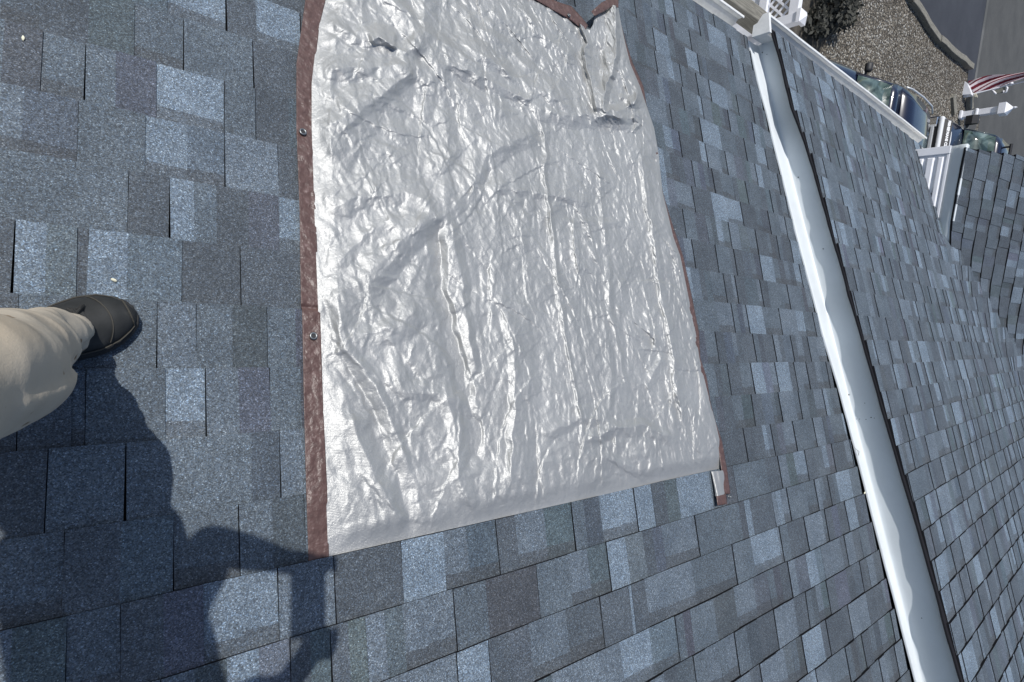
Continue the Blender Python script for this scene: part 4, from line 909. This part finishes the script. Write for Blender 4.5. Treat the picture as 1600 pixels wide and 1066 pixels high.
# ------------------------------------------------------------------ white posts and the striped flag
gpb = onz(1499, 181, Hg)
lp = empty('fence_post', tuple(gpb), 'turned white post with collars and pointed cap standing beside the pickup hood', 'post')
mb = MB(); PHT = 1.22; bx, by = float(gpb[0]), float(gpb[1])
mb.box((bx - .09, by - .09, Hg), (bx + .09, by + .09, Hg + .98)); mb.build('shaft', M_VINYL, lp, bevel=.008)
mb = MB(); mb.box((bx - .13, by - .13, Hg + .0), (bx + .13, by + .13, Hg + .10)); mb.build('base_collar', M_VINYL, lp, bevel=.03)
mb = MB(); mb.box((bx - .125, by - .125, Hg + .40), (bx + .125, by + .125, Hg + .49)); mb.build('middle_collar', M_VINYL, lp, bevel=.035)
mb = MB(); k = .16; z_ = Hg + .98
mb.box((bx - k, by - k, z_), (bx + k, by + k, z_ + .17)); mb.add([(bx - k, by - k, z_ + .1702), (bx + k, by - k, z_ + .1702), (bx + k, by + k, z_ + .1702), (bx - k, by + k, z_ + .1702), (bx, by, z_ + .34)], [(0, 1, 4), (1, 2, 4), (2, 3, 4), (3, 0, 4)])
mb.tube([(bx, by, z_ + .32), (bx, by, z_ + .36), (bx, by, z_ + .42)], [.03, .035, .004], 8); mb.build('post_cap', M_VINYL, lp)
# flag: hangs from a slanting pole in a white bracket
fb_ = onz(1508, 152, Hg)
fl = empty('flag', tuple(fb_), 'red and white striped flag flying from a white bracket beside the gravel', 'flag')
fx, fy = float(fb_[0]), float(fb_[1])
def vz(px, py, X=None):          # point on the vertical plane through the flag base, facing the house
    r = ray(px, py); return r * (fx / r[0])
ftop = [(1510, 127), (1524, 123), (1545, 119), (1570, 116), (1600, 113), (1640, 108), (1690, 102)]
fbot = [(1521, 146), (1535, 143), (1552, 138), (1574, 131), (1600, 124), (1640, 118), (1690, 112)]
def stripe_mat():
    m = mat('flag_stripes', (.6, .5, .5), .8); t = NT(m); at = t.n('ShaderNodeAttribute', attribute_name='Col'); t.l(at.outputs['Color'], t.b.inputs['Base Color']); return m
nF = 120; Vt = []; Fc = []; Cc = []; NS = 30
for i in range(nF + 1):
    t = i / nF * (len(ftop) - 1); xs_ = range(len(ftop))
    a = vz(np.interp(t, xs_, [p[0] for p in ftop]), np.interp(t, xs_, [p[1] for p in ftop])); b = vz(np.interp(t, xs_, [p[0] for p in fbot]), np.interp(t, xs_, [p[1] for p in fbot]))
    for j in range(NS * 2 + 1):
        s = j / (NS * 2); Vt.append(a * (1 - s) + b * s + np.array([.06 * math.sin(s * 9 + i * .12), 0, 0]))
for i in range(nF):
    for j in range(NS * 2):
        b0 = i * (NS * 2 + 1) + j; Fc.append((b0, b0 + 1, b0 + NS * 2 + 2, b0 + NS * 2 + 1))
        sn = int(j / (NS * 2) * 7 + i / nF * 8.0 + 3); Cc.append((.16, .008, .022, 1) if sn % 2 else (.72, .62, .64, 1))
# stripes run along lines: rebuild colours as bands slanting across the cloth
me = npmesh('cloth', np.array(Vt), np.array(Fc), Cc, smooth=True)
clo = link('cloth', me, stripe_mat(), fl)
sm = clo.modifiers.new('t', 'SOLIDIFY'); sm.thickness = .004
def tri_plate(pix, th, m, name, parent, dx=0.0):
    P_ = [vz(*p) + np.array([dx, 0, 0]) for p in pix]; n = len(P_); Q_ = [p + np.array([th, 0, 0]) for p in P_]; mb = MB(); mb.add(P_ + Q_, [tuple(range(n)), tuple(range(2 * n - 1, n - 1, -1))] + [(k, (k + 1) % n, n + (k + 1) % n, n + k) for k in range(n)]); return mb.build(name, m, parent, bevel=.01)
tri_plate([(1507, 131), (1512, 132), (1516, 135), (1521, 147), (1522, 152), (1504, 153), (1504, 140)], .25, M_VINYL, 'bracket', fl, -.3)
mb = MB(); p0 = vz(1520, 149); mb.tube([p0 + np.array([-.1, 0, 0]), vz(1560, 136) + np.array([.06, 0, 0]), vz(1640, 116) + np.array([.1, 0, 0])], .018, 8); mb.build('pole', M_VINYL, fl)
tri_plate([(1522, 146), (1527, 148), (1528, 153), (1524, 154)], .1, mat('tan_knob', (.45, .42, .33), .6), 'socket', fl, -.1)
mb = MB(); mb.box((fx - .2, fy - .05, Hg), (fx - .1, fy + .05, Hg + .1)); mb.build('stand', M_VINYL, fl)
# hanging white scroll lamp bracket on its own post beyond the flag
hb0 = vz(1565, 138)
hk = empty('hanging_bracket', (fx + .6, float(hb0[1]), Hg), 'white hanging sign bracket with a scroll and ball end beside the flag cloth', 'bracket')
def q3(px, py): r = ray(px, py); return r * ((fx + .6) / r[0])
mb = MB(); mb.tube([q3(1550, 141), q3(1555, 139), q3(1569, 133.5), q3(1575, 131), q3(1579, 131)], .032, 8)
mb.tube([q3(1550, 141), q3(1556, 147)], .03, 8)
mb.tube([q3(1571, 131), q3(1574, 138), q3(1572, 144), q3(1568, 145), q3(1568, 142)], .028, 8)
mb.build('scroll', M_VINYL, hk, smooth=True)
bm = bmesh.new(); bmesh.ops.create_uvsphere(bm, u_segments=16, v_segments=10, radius=.055, matrix=Matrix.Translation(Vector(q3(1580, 131)))); me = bpy.data.meshes.new('ball'); bm.to_mesh(me); bm.free(); link('ball', me, M_VINYL, hk, smooth=True)
mb = MB(); P_ = [q3(*p) for p in [(1552, 141), (1570, 135), (1572, 144), (1557, 146)]]; mb.add(P_ + [p + np.array([.04, 0, 0]) for p in P_], [(0, 1, 2, 3), (7, 6, 5, 4), (0, 4, 5, 1), (1, 5, 6, 2), (2, 6, 7, 3), (3, 7, 4, 0)]); mb.build('sign_board', mat('grey_sign', (.22, .22, .19), .5), hk)
pb = q3(1575, 131); mb = MB(); mb.box((fx + .66, float(pb[1]) - .05, Hg), (fx + .76, float(pb[1]) + .05, float(pb[2]) - .06)); mb.build('post', M_VINYL, hk)
# ------------------------------------------------------------------ person taking the picture
def cw(x, y, z): return W @ np.array([x, y, z])        # camera axes -> world
man = empty('person', tuple(PA.pt(-.1, .15, 0)), 'person in stained khaki trousers and black shoes standing on the shingles, at the left edge', 'person')
def capsule(mb, pts, n=14):
    """pts: [(centre, radius)] -> closed tapered limb with rounded ends"""
    P_ = [Vector(p) for p, r in pts]; r_ = [r for p, r in pts]
    d0 = (P_[0] - P_[1]).normalized(); d1 = (P_[-1] - P_[-2]).normalized()
    pp = [P_[0] + d0 * r_[0] * .95, P_[0] + d0 * r_[0] * .7] + P_ + [P_[-1] + d1 * r_[-1] * .7, P_[-1] + d1 * r_[-1] * .95]
    rr_ = [r_[0] * .25, r_[0] * .72] + r_ + [r_[-1] * .72, r_[-1] * .25]
    mb.tube(pp, rr_, n)
def ellipsoid(mb, c, rx, ry, rz, n=16, m=10):
    secs = [[(c[0] + rx * math.sin(math.pi * (i + .001) / m) * math.cos(2 * math.pi * k / n), c[1] + ry * math.sin(math.pi * (i + .001) / m) * math.sin(2 * math.pi * k / n), c[2] + rz * math.cos(math.pi * (i + .001) / m)) for k in range(n)] for i in range(m + 1)]
    mb.loft(secs)
def remesh(mb, name, m, parent, vox, smooth_it=4, disp=None):
    o = mb.build(name, m, parent, smooth=True)
    r = o.modifiers.new('remesh', 'REMESH'); r.mode = 'VOXEL'; r.voxel_size = vox; r.use_smooth_shade = True
    s = o.modifiers.new('smooth', 'SMOOTH'); s.iterations = smooth_it; s.factor = .5
    return o
hemP = cw((86 - 800) / FPX * .955, (521 - 533) / FPX * .955, .955); midP = cw(-800 / FPX * .70, (560 - 533) / FPX * .70, .70)
ank = np.array([-.105, -.20, -1.215]); knee = midP + (midP - hemP) * .42 + np.array([.01, 0, .0])
hipF = np.array([-.25, -.15, -.44]); hipB = np.array([-.28, .04, -.43]); kneeB = np.array([-.39, .06, -.85]); ankB = np.array([-.50, .03, -1.30])
chest = np.array([-.33, -.06, -.03]); neck = np.array([-.285, -.05, .15]); head = np.array([-.235, -.04, .275])
shL = np.array([-.31, .13, .075]); shR = np.array([-.31, -.25, .065]); elL = np.array([-.165, .075, -.17]); elR = np.array([-.10, -.27, -.13])
wrL = cw(-.035, -.125, -.085); wrR = cw(-.035, .125, -.085)
M_SKIN = mat('skin', (.42, .24, .17), .55); t_ = NT(M_SKIN); nz_ = t_.n('ShaderNodeTexNoise', i_Scale=40.0); t_.l(t_.coord(), nz_.inputs['Vector']); t_.l(t_.ramp(nz_.outputs[0], [(.3, (.36, .19, .13)), (.7, (.46, .27, .20))]), t_.b.inputs['Base Color'])
b = MB()
for hp, kn, an in ((hipF, knee, ank), (hipB, kneeB, ankB)):
    capsule(b, [(hp, .075), ((hp + kn) / 2, .068), (kn, .05), ((kn * .6 + an * .4), .045), (an, .033)])
capsule(b, [((hipF + hipB) / 2, .10), (chest * .5 + (hipF + hipB) * .25, .11), (chest, .125), (neck * .7 + chest * .3, .08), (neck, .052), (head * .5 + neck * .5, .05)])
capsule(b, [(shL, .05), (chest + np.array([0, 0, .08]), .07), (shR, .05)])
for sh, el, wr in ((shL, elL, wrL), (shR, elR, wrR)):
    capsule(b, [(sh, .05), ((sh + el) / 2, .044), (el, .038)]); capsule(b, [(el, .037), (el * .6 + wr * .4, .036), (wr, .024)])
for sgn, wr in ((-1, wrL), (1, wrR)):
    pc = cw(-.012, sgn * .098, -.040)
    capsule(b, [(wr, .024), (wr * .5 + pc * .5, .027), (pc, .026)])
    for i, (xo, L) in enumerate(((-.032, .9), (-.011, 1.0), (.010, .95), (.030, .8))):
        capsule(b, [(cw(xo, sgn * .100, -.038), .0095), (cw(xo, sgn * .101, -.010), .009), (cw(xo, sgn * .090, .006), .0085), (cw(xo, sgn * (.090 - .03 * L), .008), .0075)], 10)
    capsule(b, [(cw(-.025, sgn * .105, -.05), .013), (cw(-.02, sgn * .080, -.040), .0115), (cw(-.012, sgn * .052, -.030), .009)], 10)
ellipsoid(b, head + np.array([0, 0, .01]), .092, .075, .115)
ellipsoid(b, head + np.array([.045, 0, -.06]), .05, .05, .055)
fd = np.array([.80, 0, -.6])
hp_ = lambda f, s, u: head + np.array([.82, 0, -.57]) * f + np.array([0, 1, 0]) * s + np.array([.57, 0, .82]) * u
capsule(b, [(hp_(.085, 0, .015), .010), (hp_(.105, 0, -.018), .014)], 8)
capsule(b, [(hp_(.078, .035, .03), .012), (hp_(.086, 0, .028), .010), (hp_(.078, -.035, .03), .012)], 8)
capsule(b, [(hp_(.082, .018, -.048), .008), (hp_(.088, 0, -.049), .010), (hp_(.082, -.018, -.048), .008)], 8)
for s in (-1, 1): ellipsoid(b, hp_(-.005, s * .078, 0.0), .022, .010, .03, 10, 8)
body = remesh(b, 'body', M_SKIN, man, .0045, 3)
M_EYE = mat('eye', (.5, .48, .45), .2)
for s in (-1, 1):
    b = MB(); ellipsoid(b, hp_(.074, s * .03, .012), .011, .012, .009, 12, 8); b.build('eye', M_EYE, body, smooth=True)
b = MB(); ellipsoid(b, head + np.array([-.018, 0, .045]), .098, .085, .100); ellipsoid(b, head + np.array([-.045, 0, -.01]), .065, .08, .09)
remesh(b, 'hair', mat('brown_hair', (.035, .022, .014), .7), man, .006)
# trousers
def cloth_mat():
    m = mat('khaki_cotton', (.50, .44, .36), .9, spec=.2); t = NT(m); c = t.coord()
    nz = t.n('ShaderNodeTexNoise', i_Scale=9.0, i_Detail=6.0); t.l(c, nz.inputs['Vector'])
    base = t.ramp(nz.outputs[0], [(.3, (.40, .35, .28)), (.7, (.52, .46, .375))])
    st = t.n('ShaderNodeTexNoise', i_Scale=26.0, i_Detail=3.0); t.l(c, st.inputs['Vector'])
    k = t.ramp(st.outputs[0], [(.655, g3(1.0)), (.69, (.50, .41, .32)), (.77, (.28, .21, .16))])
    st2 = t.n('ShaderNodeTexNoise', i_Scale=4.5, i_Detail=4.0); t.l(c, st2.inputs['Vector'])
    k2 = t.ramp(st2.outputs[0], [(.5, g3(1.0)), (.68, (.78, .72, .64))])
    t.l(t.mul(t.mul(base, k), k2), t.b.inputs['Base Color'])
    wv = t.n('ShaderNodeTexNoise', i_Scale=420.0); t.l(c, wv.inputs['Vector']); n2 = t.n('ShaderNodeTexNoise', i_Scale=22.0, i_Detail=3.0); t.l(c, n2.inputs['Vector'])
    t.l(t.bump(wv.outputs[0], .0006, .5, t.bump(n2.outputs[0], .008, .35)), t.b.inputs['Normal']); return m
M_KHAKI = cloth_mat()
def pant_leg(mb, path, seed, hem=True):
    """path [(centre, radius)] bottom first; dense rings with drag folds"""
    P_ = [np.array(p, float) for p, r in path]; r_ = [r for p, r in path]
    cum = np.concatenate([[0], np.cumsum([np.linalg.norm(P_[i + 1] - P_[i]) for i in range(len(P_) - 1)])]); N = 110; n = 64; secs = []
    for i in range(N + 1):
        s = cum[-1] * i / N; p = np.array([np.interp(s, cum, [q[k] for q in P_]) for k in range(3)]); r0 = float(np.interp(s, cum, r_))
        p2 = np.array([np.interp(min(s + .03, cum[-1]), cum, [q[k] for q in P_]) for k in range(3)]); p1 = np.array([np.interp(max(s - .03, 0), cum, [q[k] for q in P_]) for k in range(3)])
        ax = (p2 - p1) / np.linalg.norm(p2 - p1); e1 = np.array([1., 0, 0]); e1 -= ax * (e1 @ ax); e1 /= np.linalg.norm(e1); e2 = np.cross(ax, e1); ring = []
        for k in range(n):
            t = 2 * math.pi * k / n
            f = .004 * math.sin(3 * t + s * 20 + seed) * math.exp(-s / .25) + .0022 * math.sin(2 * t - s * 30 + 1.7 * seed) + .006 * (float(noise(t * 1.6 + seed * 3, s / .07, 3)) - .5) * 2
            f += .0035 * max(0, math.sin(s * 85 + 2.2 * math.sin(t + seed))) ** 3 * (1 if s < .35 else .4)
            if abs(s - .022) < .0035: f -= .0028
            if s < .02: f += .0015
            flat = 1 + .10 * math.cos(2 * (t - .3))
            ring.append(tuple(p + (e1 * math.cos(t) + e2 * math.sin(t)) * (r0 * flat + f * min(1, r0 / .06))))
        secs.append(ring)
    mb.loft(secs)
legax = (midP - hemP) / np.linalg.norm(midP - hemP)
b = MB()
pant_leg(b, [(hemP - legax * .0, .046), (hemP + legax * .07, .048), (midP, .067), (knee, .080), ((knee + hipF) / 2, .092), (hipF + np.array([0, 0, .02]), .105)], 1.0)
pant_leg(b, [(ankB + np.array([.01, 0, .02]), .07), (kneeB * .5 + ankB * .5, .078), (kneeB, .085), ((kneeB + hipB) / 2, .095), (hipB + np.array([0, 0, .02]), .105)], 2.3)
capsule(b, [(hipF * .8 + hipB * .2 + np.array([0, 0, .02]), .105), (hipB * .8 + hipF * .2 + np.array([0, 0, .02]), .105)]); capsule(b, [((hipF + hipB) / 2, .125), ((hipF + hipB) / 2 + np.array([-.01, 0, .10]), .125)])
tr_ = remesh(b, 'trousers', M_KHAKI, man, .0042, 2); tr_['label'] = 'stained khaki trouser legs'
# shirt
b = MB(); mid_ = (hipF + hipB) / 2
capsule(b, [(mid_ + np.array([0, 0, .03]), .135), (mid_ * .5 + chest * .5, .135), (chest, .145), (chest * .45 + neck * .55, .11)], 20)
capsule(b, [(shL, .068), (chest + np.array([0, 0, .08]), .09), (shR, .068)])
for sh, el in ((shL, elL), (shR, elR)): capsule(b, [(sh, .068), (sh * .45 + el * .55, .062)])
remesh(b, 'shirt', mat('grey_shirt', (.10, .11, .13), .9), man, .007, 4)
# shoes
def shoe_mat():
    m = mat('black_suede', (.022, .023, .021), .72); t = NT(m); c = t.coord(); nz = t.n('ShaderNodeTexNoise', i_Scale=24.0, i_Detail=6.0); t.l(c, nz.inputs['Vector'])
    t.l(t.ramp(nz.outputs[0], [(.35, (.011, .012, .012)), (.6, (.022, .023, .023)), (.78, (.055, .052, .044))]), t.b.inputs['Base Color'])
    n2 = t.n('ShaderNodeTexNoise', i_Scale=300.0); t.l(c, n2.inputs['Vector']); t.l(t.bump(n2.outputs[0], .0006, .4), t.b.inputs['Normal']); return m
M_SUEDE = shoe_mat(); M_SOLE = mat('black_rubber_sole', (.014, .014, .014), .8); M_LACE = mat('lace', (.018, .018, .017), .8); M_STITCH = mat('tan_stitch', (.05, .046, .037), .8)
def shoe(toe, heel, mirror, lab):
    toe = np.array(toe, float); heel = np.array(heel, float); f = toe - heel; L = np.linalg.norm(f); f /= L; n = -PA.N; s = np.cross(n, f) * mirror; o0 = heel + n * .009
    q = lambda a, b_, c_: tuple(o0 + f * a * L + s * b_ + n * c_)
    st = [(0, .026, .030), (.04, .034, .034), (.15, .037, .036), (.3, .035, .036), (.45, .040, .038), (.6, .049, .046), (.72, .052, .048), (.84, .047, .042), (.93, .034, .030), (.985, .018, .018), (1.0, .007, .007)]
    def wid(a): return np.interp(a, [x[0] for x in st], [x[1] for x in st]), np.interp(a, [x[0] for x in st], [x[2] for x in st])
    top = lambda a: np.interp(a, [0, .1, .25, .38, .5, .62, .75, .88, .96, 1.0], [.085, .092, .088, .094, .078, .064, .054, .046, .034, .012])
    secs = []; rims = []; sole = []
    for a in np.linspace(0, 1, 44):
        wo, wi = wid(a); wo *= 1.07; wi *= 1.07; h = float(top(a)); ring = []
        for k in range(25):
            t = math.pi * k / 24; c = math.cos(t); w = wo if c > 0 else wi
            ring.append(q(a, -c * w * (1 - .10 * math.sin(t)) if True else 0, .016 + h * abs(math.sin(t)) ** .75 * .82))
        secs.append(ring); wo2, wi2 = wo + .005, wi + .005; a2 = a * 1.012 - .004
        sole.append([q(a2, -wo2, 0), q(a2, -wo2, .017), q(a2, -wo2 * .9, .021), q(a2, wi2 * .9, .021), q(a2, wi2, .017), q(a2, wi2, 0)])
    b = MB(); b.loft(secs); sh_ = b.build('shoe', M_SUEDE, man, smooth=True); sh_['label'] = lab
    b = MB(); b.loft(sole); b.build('sole', M_SOLE, sh_, bevel=.004)
    # stitched seam round the toe, collar, tongue and laces
    surf = lambda a, tt, k=.0015: q(a, -(math.cos(tt) * (wid(a)[0] if math.cos(tt) > 0 else wid(a)[1]) * 1.12) * (1 - .10 * math.sin(tt)), .016 + float(top(a)) * abs(math.sin(tt)) ** .75 * .82 + k)
    b = MB()
    b.tube([surf(a, .16 + 0 * a, .001) for a in np.linspace(.42, .955, 14)], .0014, 5); b.tube([surf(a, math.pi - .16, .001) for a in np.linspace(.42, .955, 14)], .0014, 5)
    b.tube([surf(.80 - .13 * math.sin(t) , t, .001) if False else surf(.74 + .10 * math.sin(t), t, .001) for t in np.linspace(.35, math.pi - .35, 12)], .0011, 5)
    b.tube([surf(.955 - .0 * t, t, .001) for t in np.linspace(.16, math.pi - .16, 8)], .0014, 5); b.build('stitching', M_STITCH, sh_)
    b = MB(); b.tube([surf(.70 - .012 * abs(t - 1.57) * 8, t, .003) for t in np.linspace(.95, 2.19, 9)], .0030, 6)
    for a in (.66, .61, .56): b.tube([surf(a, t, .004) for t in np.linspace(1.0, 2.14, 8)], .0024, 6)
    b.tube([surf(.65, 1.35, .005), surf(.70, 1.15, .012), surf(.73, 1.0, .006), surf(.68, 1.1, .004)], .0022, 6); b.tube([surf(.65, 1.75, .005), surf(.69, 2.0, .012), surf(.71, 2.15, .005)], .0022, 6)
    b.build('laces', M_LACE, sh_)
    b = MB(); b.loft([[surf(a, t, .0035 if (t > .96 and t < 2.17) else .0) for t in np.linspace(.9, 2.24, 12)] for a in np.linspace(.40, .71, 9)], closed=False, cap=False); tg_ = b.build('tongue', M_SUEDE, sh_, smooth=True)
    return sh_
tu, tv = PA.uv(210, 493); hu, hv = tu - .92 * .272, tv + .40 * .272
shoe(PA.pt(tu, tv, -.004), PA.pt(hu, hv, -.004), -1, 'scuffed black shoe pointing right')
shoe(PA.pt(-.36, -.31, 0), PA.pt(-.57, -.13, 0), 1, 'black shoe of the rear foot')
# the phone it holds
ph = MB(); hx, hy, hz = .037, .075, .004
vs_ = []
for dx, dy, dz in [(-1, -1, -1), (1, -1, -1), (1, 1, -1), (-1, 1, -1), (-1, -1, 1), (1, -1, 1), (1, 1, 1), (-1, 1, 1)]: vs_.append(cw(dx * hx - .022, dy * hy, dz * hz - .008))
ph.add(vs_, [(0, 3, 2, 1), (4, 5, 6, 7), (0, 1, 5, 4), (1, 2, 6, 5), (2, 3, 7, 6), (3, 0, 4, 7)])
tag(ph.build('phone', M_DARK, bevel=.003), 'thin black phone held in both hands of the standing person', 'phone')
